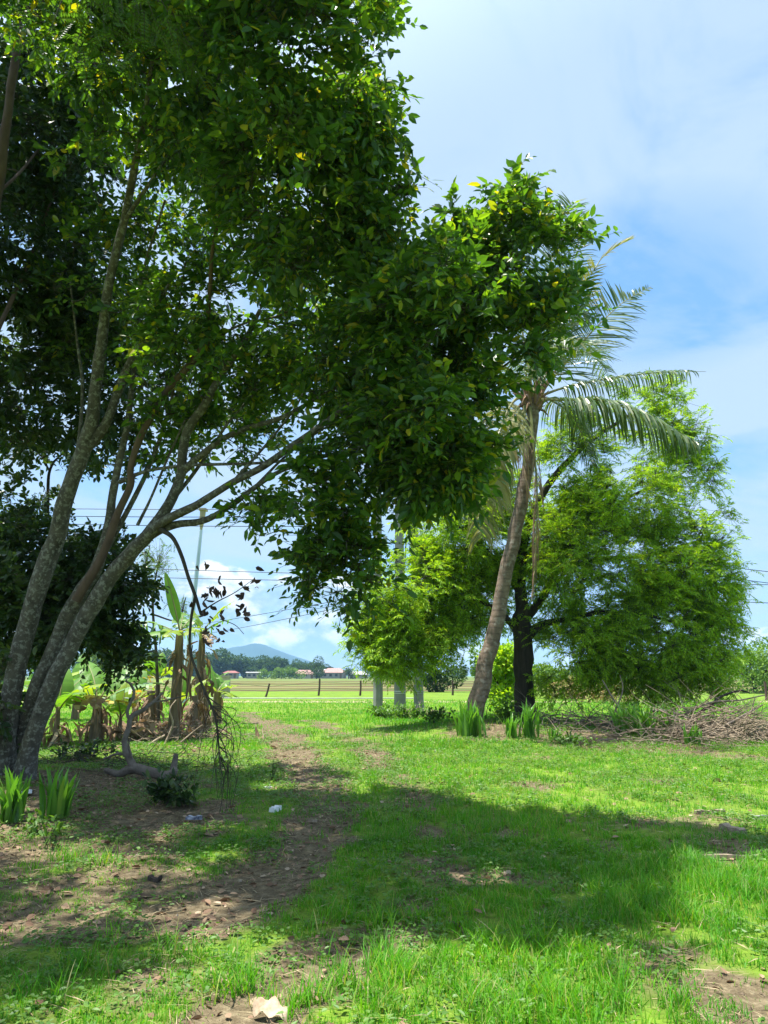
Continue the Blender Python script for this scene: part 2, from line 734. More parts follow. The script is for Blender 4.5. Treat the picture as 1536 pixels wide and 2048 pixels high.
M = {}
M['narra'] = leaf_mat('narra_leaf', [(0, (.028, .076, .018)), (.35, (.045, .108, .018)), (.65, (.065, .145, .018)), (.87, (.135, .225, .02)), (.95, (.17, .23, .016)), (1, (.30, .25, .016))],
                      trans=.46, tcol=(2.2, 2.2, .45), rough=.38, spec=.45)
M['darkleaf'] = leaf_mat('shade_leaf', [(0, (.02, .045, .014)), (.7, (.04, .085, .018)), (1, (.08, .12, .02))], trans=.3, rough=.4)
M['fern'] = leaf_mat('pinnate_leaf', [(0, (.06, .12, .02)), (1, (.1, .2, .03))], trans=.5)
M['tamarind'] = leaf_mat('tamarind_leaf', [(0, (.14, .30, .018)), (.6, (.235, .45, .022)), (1, (.36, .52, .03))], trans=.5, tcol=(1.55, 1.3, .3), rough=.5, spec=.25)
M['palm'] = leaf_mat('palm_leaf', [(0, (.06, .11, .04)), (.7, (.10, .16, .055)), (1, (.19, .21, .09))], trans=.28, rough=.35, spec=.5)
M['palm_old'] = leaf_mat('palm_leaf_old', [(0, (.16, .18, .06)), (.6, (.26, .25, .09)), (1, (.38, .31, .14))], trans=.3, rough=.5)
M['palm_dead'] = leaf_mat('palm_leaf_dead', [(0, (.17, .10, .06)), (1, (.36, .25, .16))], trans=.15, tcol=(1, .8, .5), rough=.8)
M['rachis'] = plain_mat('frond_rib', (.22, .22, .08), (.14, .13, .05), 3, .5)
M['banana'] = leaf_mat('banana_leaf', [(0, (.10, .22, .03)), (1, (.13, .27, .035))], trans=.45, tcol=(1.5, 1.5, .4), rough=.4, spec=.4)
M['banana_lime'] = leaf_mat('banana_leaf_young', [(0, (.20, .32, .03)), (1, (.28, .38, .04))], trans=.5, tcol=(1.4, 1.3, .4), rough=.45)
M['banana_pale'] = leaf_mat('banana_leaf_pale', [(0, (.14, .26, .09)), (1, (.2, .32, .13))], trans=.3, rough=.4)
M['banana_yellow'] = leaf_mat('banana_leaf_yellow', [(0, (.5, .32, .04)), (1, (.55, .40, .06))], trans=.4, tcol=(1.2, 1, .4), rough=.6)
M['banana_dead'] = leaf_mat('banana_leaf_dead', [(0, (.12, .07, .04)), (.6, (.26, .17, .10)), (1, (.42, .31, .2))], trans=.15, tcol=(1, .8, .5), rough=.85)
M['banana_stem'] = bark_mat('banana_stem', (.10, .07, .05), (.24, .19, .13), scale=7, stretch=(2, 2, .25), bump=.5)
M['lily'] = leaf_mat('lily_leaf', [(0, (.08, .22, .03)), (.8, (.13, .31, .04)), (1, (.22, .36, .05))], trans=.35, tcol=(1.3, 1.4, .4), rough=.35, spec=.4)
M['grass'] = leaf_mat('grass_blade', [(0, (.075, .26, .014)), (.55, (.11, .345, .014)), (.82, (.19, .40, .02)), (.93, (.30, .36, .06)), (1, (.42, .36, .16))], trans=.42, tcol=(1.3, 1.3, .3), rough=.5, spec=.2,
                      patch=(.62, .76, 1.15), pscale=.9)
M['weed'] = leaf_mat('weed_leaf', [(0, (.06, .15, .02)), (1, (.12, .24, .03))], trans=.35, tcol=(1.3, 1.3, .4), rough=.5)
M['straw'] = leaf_mat('straw', [(0, (.20, .14, .07)), (1, (.42, .34, .2))], trans=.15, tcol=(1, 1, .8), rough=.8)
M['litter'] = leaf_mat('dead_leaf', [(0, (.12, .065, .035)), (.5, (.24, .15, .09)), (.85, (.31, .21, .13)), (1, (.42, .33, .23))], trans=.1, tcol=(1, .8, .6), rough=.8)
M['deadleaf'] = leaf_mat('withered_leaf', [(0, (.05, .03, .03)), (1, (.12, .075, .06))], trans=.1, tcol=(1, .8, .6), rough=.8)
M['bark'] = bark_mat('lichen_bark', (.045, .04, .034), (.135, .12, .10), lich=(.215, .21, .185), lscale=21, lthr=.575, scale=9, stretch=(1, 1, .6))
M['bark_red'] = bark_mat('reddish_bark', (.075, .05, .04), (.16, .11, .085), scale=8)
M['bark_dark'] = bark_mat('dark_bark', (.025, .021, .018), (.075, .062, .05), scale=7, stretch=(2, 2, .3), bump=.9)
M['twig'] = bark_mat('twig_bark', (.04, .033, .026), (.10, .085, .065), scale=12)
M['dry_wood'] = bark_mat('dry_wood', (.14, .105, .072), (.36, .29, .21), scale=10, stretch=(1, 1, 1))
M['branch_wood'] = bark_mat('fallen_branch_bark', (.10, .08, .065), (.24, .2, .165), scale=9, stretch=(1, 1, 1))
M['palm_trunk'] = bark_mat('palm_trunk_bark', (.085, .062, .046), (.25, .19, .145), scale=5, stretch=(1, 1, 1.6), ring=2.6, lich=(.25, .22, .185), lscale=7, lthr=.60)
M['bigleaf'] = plain_mat('big_dry_leaf', (.50, .40, .28), (.26, .18, .11), 22, .8, 0, .5)
M['crumb'] = leaf_mat('soil_crumb', [(0, (.10, .075, .05)), (.7, (.2, .155, .105)), (1, (.34, .29, .22))], trans=0.0, rough=.95, spec=.1)
M['palm_fibre'] = bark_mat('palm_fibre', (.12, .07, .045), (.30, .2, .13), scale=12, stretch=(2, 2, .4))
M['concrete'] = plain_mat('pole_concrete', (.31, .315, .295), (.17, .175, .16), 1.6, .85, 0, .2)
M['concrete_old'] = plain_mat('weathered_concrete', (.45, .40, .33), (.28, .24, .19), 4, .9)
M['steel'] = plain_mat('galvanised_steel', (.50, .60, .68), (.40, .5, .58), 1.2, .4, .3, .03)
M['lamp'] = plain_mat('lamp_housing', (.36, .31, .20), (.28, .24, .16), 3, .5)
M['wire'] = plain_mat('cable', (.03, .035, .045), (.02, .02, .025), 3, .6)
M['boxgrey'] = plain_mat('grey_paint', (.42, .44, .44), (.32, .34, .34), 4, .5)
M['iron'] = plain_mat('dark_iron', (.05, .05, .05), (.03, .03, .03), 4, .6)
M['fence_wood'] = bark_mat('fence_wood', (.05, .035, .028), (.12, .085, .065), scale=9)
M['plastic'] = plain_mat('white_plastic', (.8, .8, .8), (.66, .67, .68), 9, .4, 0, .3)
M['plastic_dark'] = plain_mat('dark_wrapper', (.05, .06, .10), (.35, .38, .45), 30, .35, 0, .2)

# ------------------------------------------------------------------ ground cover maps (all in world metres)


def seg_dist(X, Y, pts):
    d = np.full(X.shape, 1e9)
    for a, b in zip(pts[:-1], pts[1:]):
        ab = b[:2] - a[:2]
        t = np.clip(((X - a[0]) * ab[0] + (Y - a[1]) * ab[1]) / max(ab @ ab, 1e-9), 0, 1)
        d = np.minimum(d, np.hypot(X - a[0] - ab[0] * t, Y - a[1] - ab[1] * t))
    return d


RUT_A = [G(*q) for q in ((490, 1425), (545, 1452), (600, 1500), (648, 1560), (650, 1620), (600, 1690), (520, 1760), (400, 1830))]
RUT_B = [G(*q) for q in ((620, 1440), (720, 1490), (790, 1550), (850, 1620), (870, 1720), (830, 1800), (700, 1900), (560, 1990), (470, 2045))]
PATCHES = [(*G(px, py)[:2], rx, ry, s) for px, py, rx, ry, s in (
    (1500, 2010, .50, .42, 1.0), (1190, 1690, .3, .35, .75), (1490, 1690, .6, .6, .7), (1450, 1630, .8, .6, .45), (1330, 1640, .5, .5, .3),
    (820, 1815, .34, .30, .9), (660, 1905, .5, .28, .85), (1290, 1900, .40, .30, .5), (1000, 1760, .3, .3, .5), (930, 1830, .3, .3, .6),
    (150, 1700, 1.1, 1.0, .75), (330, 1640, 1.1, 1.0, .75), (80, 1850, .5, .5, .5), (260, 1760, .8, .7, .6), (330, 1950, .35, .3, .4),
    (60, 1620, 1.0, .9, .9), (220, 1560, 1.4, 1.4, .7), (1040, 1560, .7, .8, .45), (1120, 1470, 2.2, 1.6, .75), (1300, 1480, 2.6, 2.0, .75), (860, 1432, 1.0, 1.2, .5),
    (560, 1465, .8, 1.6, .5), (760, 1460, .7, 2., .4), (1330, 1560, .7, .8, .35), (1530, 1510, 1.2, 1.2, .4))]


def dirtness(X, Y):
    X = np.asarray(X, float)
    Y = np.asarray(Y, float)
    xy = np.stack([X, Y], -1)
    n = fbm(xy * 1.7, 21, 4)
    n2 = fbm(xy * 5.5, 31, 3)
    wob = .35 * (fbm(xy * 1.1, 41, 2) - .5)
    d = np.zeros(X.shape)
    da = seg_dist(X + wob, Y + wob, RUT_A)
    db = seg_dist(X - wob, Y + wob, RUT_B)
    d = np.maximum(d, .68 * (1 - sstep(.14, .62, da)))
    d = np.maximum(d, .58 * (1 - sstep(.08, .46, db)))
    for (cx, cy, rx, ry, s) in PATCHES:
        q = np.hypot((X - cx) / rx, (Y - cy) / ry)
        d = np.maximum(d, .85 * s * (1 - sstep(.3, 1.25, q)))
    near = 1 - sstep(26, 32, Y)
    v = d + (n - .5) * 1.1 + (n2 - .5) * .7 - .06
    # the whole left side lies under trees and grows thin grass
    lft = sstep(.7, -1.5, X + .12 * Y - .3) * (1 - sstep(11, 15, Y))
    v = v + .24 * lft
    return np.clip(v, 0, 1) * near


def lush(X, Y):
    """0..1, taller grass on the sunny right and in the tufts"""
    xy = np.stack([X, Y], -1)
    l = .45 + .9 * (fbm(xy * .8, 51, 3) - .5)
    for (px, py, r, s) in ((1290, 1760, .75, .9), (1420, 1750, .7, .7), (900, 1640, .9, .5), (770, 1960, .4, .7), (1130, 1960, .6, .6), (1330, 1810, .45, .9), (1000, 1660, .8, .5), (1150, 2030, .5, .7)):
        c = G(px, py)
        l = l + s * np.exp(-((X - c[0]) ** 2 + (Y - c[1]) ** 2) / (r * r))
    l = l - .35 * sstep(.3, -1.5, X)
    return np.clip(l, 0, 1.3)


def ground_mat():
    m, nt, N, L = new_mat('soil_and_turf')
    out = N('ShaderNodeOutputMaterial')
    tc = N('ShaderNodeTexCoord')
    at = N('ShaderNodeAttribute')
    at.attribute_name = 'dirt'
    ns = []
    for sc, de in ((1.3, 5), (14, 6), (90, 4)):
        n = N('ShaderNodeTexNoise')
        L(tc.outputs['Object'], n.inputs['Vector'])
        n.inputs['Scale'].default_value = sc
        n.inputs['Detail'].default_value = de
        n.inputs['Roughness'].default_value = .65
        ns.append(n.outputs['Fac'])
    soil = ramp(nt, L, ns[1], [(.25, (.07, .055, .034)), (.5, (.145, .118, .074)), (.75, (.27, .23, .15))])
    soil2 = ramp(nt, L, ns[2], [(.3, (.6, .56, .5)), (.7, (1.15, 1.12, 1.08))])
    mx = N('ShaderNodeMix'); mx.data_type = 'RGBA'; mx.blend_type = 'MULTIPLY'; mx.inputs[0].default_value = 1
    L(soil, mx.inputs[6]); L(soil2, mx.inputs[7])
    turf = ramp(nt, L, ns[1], [(.3, (.085, .13, .02)), (.55, (.12, .21, .022)), (.8, (.20, .26, .045))])
    tb = ramp(nt, L, ns[0], [(.35, (.8, .8, .9)), (.65, (1.2, 1.15, 1.0))])
    mt = N('ShaderNodeMix'); mt.data_type = 'RGBA'; mt.blend_type = 'MULTIPLY'; mt.inputs[0].default_value = 1
    L(turf, mt.inputs[6]); L(tb, mt.inputs[7])
    ad = N('ShaderNodeMath'); ad.operation = 'MULTIPLY_ADD'
    L(ns[1], ad.inputs[0]); ad.inputs[1].default_value = .5
    sb = N('ShaderNodeMath'); sb.operation = 'SUBTRACT'
    L(at.outputs['Fac'], sb.inputs[0]); sb.inputs[1].default_value = .25
    L(sb.outputs[0], ad.inputs[2])
    mr = N('ShaderNodeMapRange'); L(ad.outputs[0], mr.inputs['Value'])
    mr.inputs['From Min'].default_value = .12; mr.inputs['From Max'].default_value = .42
    mm = N('ShaderNodeMix'); mm.data_type = 'RGBA'
    L(mr.outputs[0], mm.inputs[0]); L(mt.outputs[2], mm.inputs[6]); L(mx.outputs[2], mm.inputs[7])
    pb = N('ShaderNodeBsdfPrincipled')
    pb.inputs['Roughness'].default_value = .95
    pb.inputs['Specular IOR Level'].default_value = .1
    L(mm.outputs[2], pb.inputs['Base Color'])
    bp = N('ShaderNodeBump'); bp.inputs['Strength'].default_value = .8; bp.inputs['Distance'].default_value = .03
    L(ns[1], bp.inputs['Height'])
    b2 = N('ShaderNodeBump'); b2.inputs['Strength'].default_value = .5; b2.inputs['Distance'].default_value = .008
    L(ns[2], b2.inputs['Height']); L(bp.outputs[0], b2.inputs['Normal'])
    L(b2.outputs[0], pb.inputs['Normal'])
    L(pb.outputs[0], out.inputs['Surface'])
    return m


M['ground'] = ground_mat()


def graded(lo, hi, step, far):
    a = list(np.arange(lo, hi + 1e-6, step))
    s = step
    x = a[-1]
    while x < far:
        s *= 1.28
        x += s
        a.append(x)
    s = step
    x = a[0]
    b = []
    while x > -far:
        s *= 1.28
        x -= s
        b.append(x)
    return np.array(b[::-1] + a)


def grid_faces(nx, ny):
    i = np.arange(ny - 1)[:, None]
    j = np.arange(nx - 1)[None, :]
    return np.stack([i * nx + j, i * nx + j + 1, (i + 1) * nx + j + 1, (i + 1) * nx + j], -1).reshape(-1, 4)


gx = graded(-9, 11, .09, 14000)
gy = graded(1.6, 30, .09, 14000)
GX, GY = np.meshgrid(gx, gy)
GD = dirtness(GX, GY)
GZ = gz(GX, GY) - .03 * sstep(.35, .9, GD)
g_ = MB()
GF = grid_faces(len(gx), len(gy))
g_.add(np.stack([GX, GY, GZ], -1), GF)
ground = g_.build('ground', M['ground'], smooth=True, attr={'dirt': GD.ravel()})
tag(ground, 'green grassy ground with bare brown soil patches', 'ground', kind='structure')

# the bare wheel track is a thin sheet just above the ground
rut = np.minimum(seg_dist(GX, GY, RUT_A), seg_dist(GX, GY, RUT_B))
sel = ((GD > .38) & (rut < .85)).ravel()
tf = GF[sel[GF].all(1)]
used = np.unique(tf)
re = np.full(GX.size, -1)
re[used] = np.arange(len(used))
tv = np.stack([GX, GY, GZ + .004], -1).reshape(-1, 3)[used]
tk = MB().add(tv, re[tf]).build('dirt_track', M['ground'], smooth=True, attr={'dirt': GD.ravel()[used]})
tag(tk, 'worn brown dirt track of two ruts running to the fields', 'path', kind='structure')


def ground_at(X, Y):
    return gz(X, Y) - .03 * sstep(.35, .9, dirtness(X, Y))

# ------------------------------------------------------------------ fields, bunds, mountain


def field_mat(name, stops, scale):
    m, nt, N, L = new_mat(name)
    out = N('ShaderNodeOutputMaterial')
    tc = N('ShaderNodeTexCoord')
    mp = N('ShaderNodeMapping')
    mp.inputs['Scale'].default_value = (.03, .45, 1)
    L(tc.outputs['Object'], mp.inputs[0])
    n = N('ShaderNodeTexNoise')
    n.inputs['Scale'].default_value = scale
    n.inputs['Detail'].default_value = 7
    L(mp.outputs[0], n.inputs['Vector'])
    col = ramp(nt, L, n.outputs['Fac'], stops)
    pb = N('ShaderNodeBsdfPrincipled')
    pb.inputs['Roughness'].default_value = 1
    pb.inputs['Specular IOR Level'].default_value = .05
    L(col, pb.inputs['Base Color'])
    L(pb.outputs[0], out.inputs['Surface'])
    return m


M['paddy'] = field_mat('paddy_green', [(.35, (.075, .115, .03)), (.5, (.11, .15, .04)), (.66, (.17, .17, .07))], .5)
M['paddy_brown'] = field_mat('paddy_stubble', [(.38, (.13, .115, .05)), (.5, (.115, .14, .045)), (.62, (.18, .155, .075))], .45)
M['bund'] = field_mat('bund_soil', [(.3, (.085, .06, .035)), (.6, (.11, .09, .045)), (.8, (.2, .15, .09))], .8)
M['sand'] = field_mat('sandy_verge', [(.3, (.26, .22, .12)), (.6, (.38, .31, .2)), (.8, (.3, .3, .12))], .9)


def hsheet(name, x0, x1, y0, y1, dz, mat, label):
    nx, ny = 24, 6
    X, Y = np.meshgrid(np.linspace(x0, x1, nx), np.linspace(y0, y1, ny))
    Yw = Y + (vnoise(np.stack([X * .05, Y * .05], -1), 3) - .5) * .12 * (y1 - y0)
    o = MB().add(np.stack([X, Yw, gz(X, Yw) + dz], -1), grid_faces(nx, ny)).build(name, mat)
    return tag(o, label, 'field', kind='structure')


hsheet('verge', -45, 60, 33.5, 36.0, .004, M['sand'], 'sandy strip along the near edge of the fields')
hsheet('field', -160, 160, 58, 69, .004, M['paddy'], 'green and tan paddy strip just behind the fence posts')
hsheet('field', -160, 160, 71, 82, .004, M['paddy_brown'], 'brown stubble paddy beyond the fence posts')
hsheet('field', -200, 200, 84, 112, .005, M['paddy'], 'dull green paddy in the middle of the plain')
hsheet('field', -240, 240, 114, 150, .006, M['paddy_brown'], 'straw coloured paddy in front of the far trees')
hsheet('field', -1200, 1200, 153, 900, .007, M['paddy'], 'far green paddy under the tree line')
for k, (yb, h) in enumerate(((57, .07), (83, .10), (113, .12), (151, .14), (70, .06), (98, .09))):
    mb = MB()
    xs = np.linspace(-180, 180, 90)
    yy = yb + 2.5 * (vnoise(np.stack([xs * .04, xs * 0 + k], -1), 5) - .5) * 2
    hh = h * (.6 + .8 * vnoise(np.stack([xs * .12, xs * 0 + k * 3], -1), 7))
    z0 = gz(xs, yy)
    V = np.stack([np.stack([xs, yy - .5, z0 - .02], -1), np.stack([xs, yy - .15, z0 + hh], -1), np.stack([xs, yy + .15, z0 + hh], -1), np.stack([xs, yy + .5, z0 - .02], -1)], 0)
    n = len(xs)
    V = V.reshape(-1, 3)
    F = np.concatenate([np.stack([a * n + np.arange(n - 1), a * n + np.arange(1, n), (a + 1) * n + np.arange(1, n), (a + 1) * n + np.arange(n - 1)], -1) for a in range(3)])
    o = mb.add(V, F).build('field_bund', M['bund'])
    tag(o, 'low earth bund between two paddies', 'bund', kind='structure')

# mountain: a volcano-like ridge about six kilometres away
m_mat = plain_mat('mountain_forest', (.022, .05, .035), (.014, .036, .025), .008, 1, 0, 0)
MY = 3000.0
mx_ = np.linspace(-1300, 750, 120)
my_ = np.linspace(-450, 450, 40)
MX, MYY = np.meshgrid(mx_, my_)
ppx = 768 + MX / MY * FPX * 1.0
prof = np.interp(ppx, [150, 330, 395, 440, 468, 490, 508, 520, 534, 548, 575, 610, 650, 690, 740, 800, 900], [0, 12, 30, 45, 57, 60, 64, 66, 63, 57, 46, 33, 20, 11, 5, 3, 0])
zz = prof / FPX * MY * np.exp(-(MYY / 260.0) ** 2)
rd = fbm(np.stack([MX * .007, MYY * .007], -1), 77, 5)
zz = zz * (.93 + .14 * rd) + 0.3 - 3 * (np.abs(MYY) > 425)
mtn = MB().add(np.stack([MX, MYY + MY, zz], -1), grid_faces(120, 40)).build('mountain', m_mat, smooth=True)
tag(mtn, 'hazy blue mountain with one peak on the horizon', 'mountain', kind='structure')

# ------------------------------------------------------------------ the big leaning tree on the left


def arr(path_list):
    return np.concatenate([p for p, r in path_list]), np.concatenate([r for p, r in path_list])


def leaves_on(mb, anchors, centres, n_spray, k, ll, lw, rach, seed, out=.8, droop=.3, up=.2, twig=None, ang=55, jit=.28, mi=0):
    g = np.random.default_rng(seed)
    A = np.repeat(anchors, n_spray, 0)
    C = np.repeat(centres, n_spray, 0)
    O = A + g.normal(0, rach * .28, A.shape)
    D = nrm(nrm(A - C) * out + g.normal(0, .75, A.shape) + np.array([0, 0, up]))
    U = nrm(np.array([0, 0, 1.0]) + g.normal(0, .45, A.shape))
    L = rach * g.uniform(.7, 1.3, len(O))
    B, d, u, E = spray(O, D, U, L, k, ang, droop, jit, g=g)
    sc = np.repeat(g.uniform(.65, 1.35, len(O)), k) * g.uniform(.65, 1.3, len(B))
    n_ = len(B)
    leaf6(mb, B, d, u, ll * sc, lw * sc * g.uniform(.75, 1.25, n_), g.uniform(.0, .6, (n_, 1)), g.uniform(-.12, .42, (n_, 1)), mi)
    if twig is not None:
        sticks(twig, A, O, .004, .0028, 3)
        sticks(twig, O, E, .0028, .0016, 3)


LW = .6
base = on(*P(32, 1560, 9.4)[:2])
narra = thing('narra_tree', 'large leaning broadleaf tree with several lichen-spotted stems and a dark overhanging crown', 'tree', base)
tm = MB()
W_ = []
Y0 = 9.4
W_.append(limb(tm, [(-8, 1600, Y0, 92), (12, 1480, Y0, 70), (38, 1320, 9.3, 64), (75, 1180, 9.2, 60), (110, 1060, 9.1, 57), (155, 930, 8.9, 52), (183, 830, 8.7, 42), (200, 700, 8.5, 38), (215, 580, 8.2, 34), (245, 450, 7.9, 30), (270, 330, 7.5, 26), (290, 230, 7.0, 20), (305, 120, 6.5, 14)], 14, 8, .13, 1))
W_.append(limb(tm, [(40, 1600, Y0 - .1, 88), (62, 1500, Y0 - .1, 62), (105, 1370, 9.2, 56), (155, 1262, 9.1, 54), (210, 1172, 9.0, 54), (258, 1112, 8.9, 52), (300, 1065, 8.8, 46), (338, 1008, 8.7, 36), (362, 945, 8.7, 34), (375, 865, 8.6, 32), (410, 808, 8.5, 30), (445, 745, 8.4, 24), (485, 690, 8.2, 20), (520, 620, 8.0, 14)], 14, 8, .13, 2))
W_.append(limb(tm, [(20, 1600, Y0 + .2, 80), (38, 1480, Y0 + .15, 50), (80, 1365, 9.35, 46), (118, 1270, 9.3, 46), (160, 1185, 9.2, 46), (195, 1125, 9.1, 40), (215, 1070, 9.05, 34), (228, 975, 9.0, 28), (250, 865, 8.9, 22), (264, 780, 8.8, 18), (275, 680, 8.7, 15), (283, 560, 8.5, 11), (330, 400, 7.6, 8)], 12, 8, .12, 3))
tm2 = MB()
W_.append(limb(tm2, [(150, 1200, 9.0, 34), (200, 1118, 8.95, 30), (238, 1020, 8.9, 26), (262, 968, 8.85, 26), (263, 935, 8.8, 22), (285, 868, 8.7, 24), (330, 790, 8.5, 24), (385, 722, 8.3, 24), (412, 670, 8.1, 18), (420, 580, 7.8, 16), (428, 480, 7.4, 13), (470, 340, 6.8, 12), (540, 200, 6.2, 9), (600, 60, 5.7, 6)], 10, 7, .1, 4))
W_.append(limb(tm, [(158, 915, 8.9, 40), (205, 858, 8.8, 32), (236, 785, 8.7, 29), (262, 722, 8.6, 27), (284, 690, 8.5, 22), (305, 640, 8.3, 14), (350, 540, 7.9, 9)], 10, 6, .14, 5))
W_.append(limb(tm, [(258, 1112, 8.85, 46), (318, 1050, 8.6, 33), (395, 1008, 8.3, 27), (460, 970, 8.1, 25), (535, 925, 7.9, 24), (620, 868, 7.7, 22), (690, 815, 7.5, 19), (760, 760, 7.4, 16), (850, 690, 7.3, 14), (950, 600, 7.2, 11), (1030, 500, 7.2, 8), (1060, 420, 7.2, 5)], 10, 7, .1, 6))
W_.append(limb(tm, [(290, 1078, 8.8, 40), (350, 1050, 8.6, 26), (405, 1042, 8.4, 22), (455, 1016, 8.2, 19), (505, 978, 8.0, 18), (560, 942, 7.9, 15), (640, 915, 7.8, 13), (740, 888, 7.6, 12), (830, 850, 7.5, 10), (930, 790, 7.3, 9), (1050, 700, 7.2, 6)], 9, 6, .1, 7))
W_.append(limb(tm, [(362, 945, 8.7, 28), (430, 888, 8.5, 20), (490, 858, 8.4, 19), (560, 838, 8.2, 17), (635, 795, 8.0, 14), (720, 740, 7.6, 10), (800, 620, 7.3, 7)], 9, 6, .1, 8))
W_.append(limb(tm, [(238, 965, 8.9, 16), (300, 940, 8.8, 12), (400, 930, 8.6, 11), (520, 926, 8.3, 10), (640, 915, 8.0, 8)], 7, 5, .1, 9))
W_.append(limb(tm, [(275, 1050, 9, 12), (300, 1000, 8.9, 9), (330, 930, 8.8, 8), (370, 840, 8.7, 7)], 6, 5, .1, 10))
W_.append(limb(tm, [(412, 690, 8.2, 13), (480, 650, 8.0, 9), (560, 630, 7.8, 8), (640, 580, 7.4, 6)], 6, 5, .1, 11))
W_.append(limb(tm, [(640, 915, 7.8, 9), (676, 990, 7.7, 7), (690, 1060, 7.65, 5), (695, 1130, 7.6, 4)], 6, 5, .1, 12))
W_.append(limb(tm, [(245, 450, 7.9, 18), (330, 320, 7.2, 12), (420, 190, 6.5, 9), (470, 60, 5.9, 6)], 7, 5, .1, 13))
W_.append(limb(tm, [(428, 480, 7.4, 11), (540, 400, 7.0, 9), (640, 300, 6.5, 7), (720, 180, 6.2, 5)], 6, 5, .1, 14))
sk, skr = arr(W_)
keep = sk[:, 2] > P(300, 1040, 8.8)[2]
W_.append(limb(tm, [(205, 1110, 9.1, 22), (262, 1010, 9.0, 17), (312, 900, 8.9, 14), (345, 790, 8.8, 12), (352, 660, 8.5, 9), (372, 520, 8.0, 6)], 8, 6, .1, 15))
W_.append(limb(tm, [(120, 1040, 9.2, 18), (150, 930, 9.3, 14), (165, 800, 9.4, 12), (155, 690, 9.3, 9), (140, 560, 9.0, 6)], 7, 6, .1, 16))
W_.append(limb(tm, [(330, 1020, 8.8, 15), (400, 930, 8.8, 12), (455, 850, 8.7, 9), (520, 770, 8.5, 7), (560, 690, 8.2, 5)], 7, 6, .1, 17))
W_.append(limb(tm, [(460, 970, 8.1, 12), (540, 880, 8.0, 9), (600, 800, 7.8, 7), (640, 700, 7.5, 5)], 7, 6, .1, 18))
W_.append(limb(tm, [(505, 978, 8.0, 11), (580, 905, 7.9, 8), (660, 850, 7.7, 7), (730, 820, 7.5, 5)], 7, 6, .1, 19))
sk, skr = arr(W_)
keep = sk[:, 2] > P(300, 1040, 8.8)[2]
NL = [  # px, py, Y, rx, ry, rY, clusters
    (560, 110, 5.9, 220, 180, 1.2, 150), (725, 165, 6.1, 72, 130, .7, 54), (575, 370, 6.6, 185, 180, 1.3, 150), (330, 170, 6.6, 210, 190, 1.3, 110),
    (480, 620, 8.7, 240, 160, 1.0, 110), (735, 500, 7.0, 55, 70, .6, 32), (742, 330, 6.6, 38, 100, .5, 20),
    (860, 690, 7.2, 165, 160, 1.0, 200), (955, 530, 7.1, 90, 80, .7, 70), (1010, 435, 7.1, 50, 45, .4, 22), (1085, 480, 7.1, 30, 22, .3, 7), (1062, 665, 7.1, 62, 66, .5, 52),
    (845, 890, 7.3, 130, 95, .9, 140), (895, 925, 7.2, 55, 55, .6, 34), (945, 780, 7.1, 36, 70, .5, 22), (670, 1130, 7.6, 75, 65, .5, 36), (640, 1000, 7.8, 90, 70, .7, 22), (690, 880, 7.7, 90, 100, .8, 36),
    (420, 760, 8.4, 160, 110, 1.0, 36), (520, 1010, 8.2, 80, 20, .5, 8), (180, 560, 9.6, 140, 160, 1.0, 50), (640, 720, 7.9, 110, 100, .9, 44), (330, 380, 8.6, 190, 150, 1.0, 80),
    (420, -140, 5.6, 330, 130, 1.5, 70), (160, 20, 6.4, 200, 160, 1.2, 60), (430, 870, 8.9, 150, 60, .7, 16),
    (840, 105, 6.1, 22, 28, .2, 5), (852, 190, 6.2, 18, 22, .2, 4), (808, 375, 6.6, 18, 22, .2, 4), (808, 300, 6.5, 18, 22, .2, 4), (730, 20, 6.0, 26, 22, .2, 5), (1055, 375, 7.1, 24, 14, .2, 5), (1130, 480, 7.1, 18, 14, .2, 3), (1120, 610, 7.1, 22, 18, .2, 5), (1100, 690, 7.1, 22, 18, .2, 4)]
A_, C_ = lobes_pts(NL, .455, 3, 1.15)
# unseen crown lobes above and left of the view, added to shade the lower left
A2, C2 = world_lobes([((-4.3, 4.7, 7.3), (1.5, 1.4, .7), 105), ((-4.6, 3.2, 6.9), (1.3, 1.2, .6), 60), ((-5.2, 6.0, 6.6), (1.0, 1.0, .6), 50)], .46, 33)
A_, C_ = np.concatenate([A_, A2]), np.concatenate([C_, C2])
tw = MB()
grow(tw, sk[keep], skr[keep], A_, 5, .004, 5)
crown = MB()
leaves_on(crown, A_, C_, 7, 8, .094, .023, .29, 11, twig=tw, up=.42)
tm.build('trunk', M['bark'], narra, smooth=True)
tm2.build('stem', M['bark_red'], narra, smooth=True)
tw.build('branches', M['twig'], narra, smooth=True)
crown.build('crown', M['narra'], narra)
# broken limb that hangs from the fork
LW = .6
hb = MB()
h1, r1 = limb(hb, [(318, 1058, 8.6, 20), (345, 1075, 8.5, 14), (362, 1110, 8.4, 13), (376, 1155, 8.35, 12), (390, 1192, 8.3, 12), (402, 1230, 8.3, 9)], 8, 6, .1, 21)
h2, r2 = limb(hb, [(391, 1190, 8.3, 11), (382, 1240, 8.3, 10), (381, 1300, 8.3, 9), (395, 1345, 8.2, 9), (414, 1392, 8.15, 9), (430, 1432, 8.1, 8), (436, 1475, 8.1, 6), (440, 1530, 8.1, 4)], 8, 6, .1, 22)
limb(hb, [(402, 1225, 8.3, 7), (432, 1205, 8.2, 4), (470, 1185, 8.15, 3), (505, 1160, 8.1, 2)], 5, 5, .1, 23)
limb(hb, [(440, 1238, 8.2, 3), (470, 1250, 8.15, 2.4), (488, 1268, 8.1, 2)], 5, 5, .1, 24)
limb(hb, [(385, 1290, 8.3, 4), (378, 1350, 8.3, 3.5), (372, 1400, 8.3, 2.5)], 5, 5, .1, 25)
g = np.random.default_rng(31)
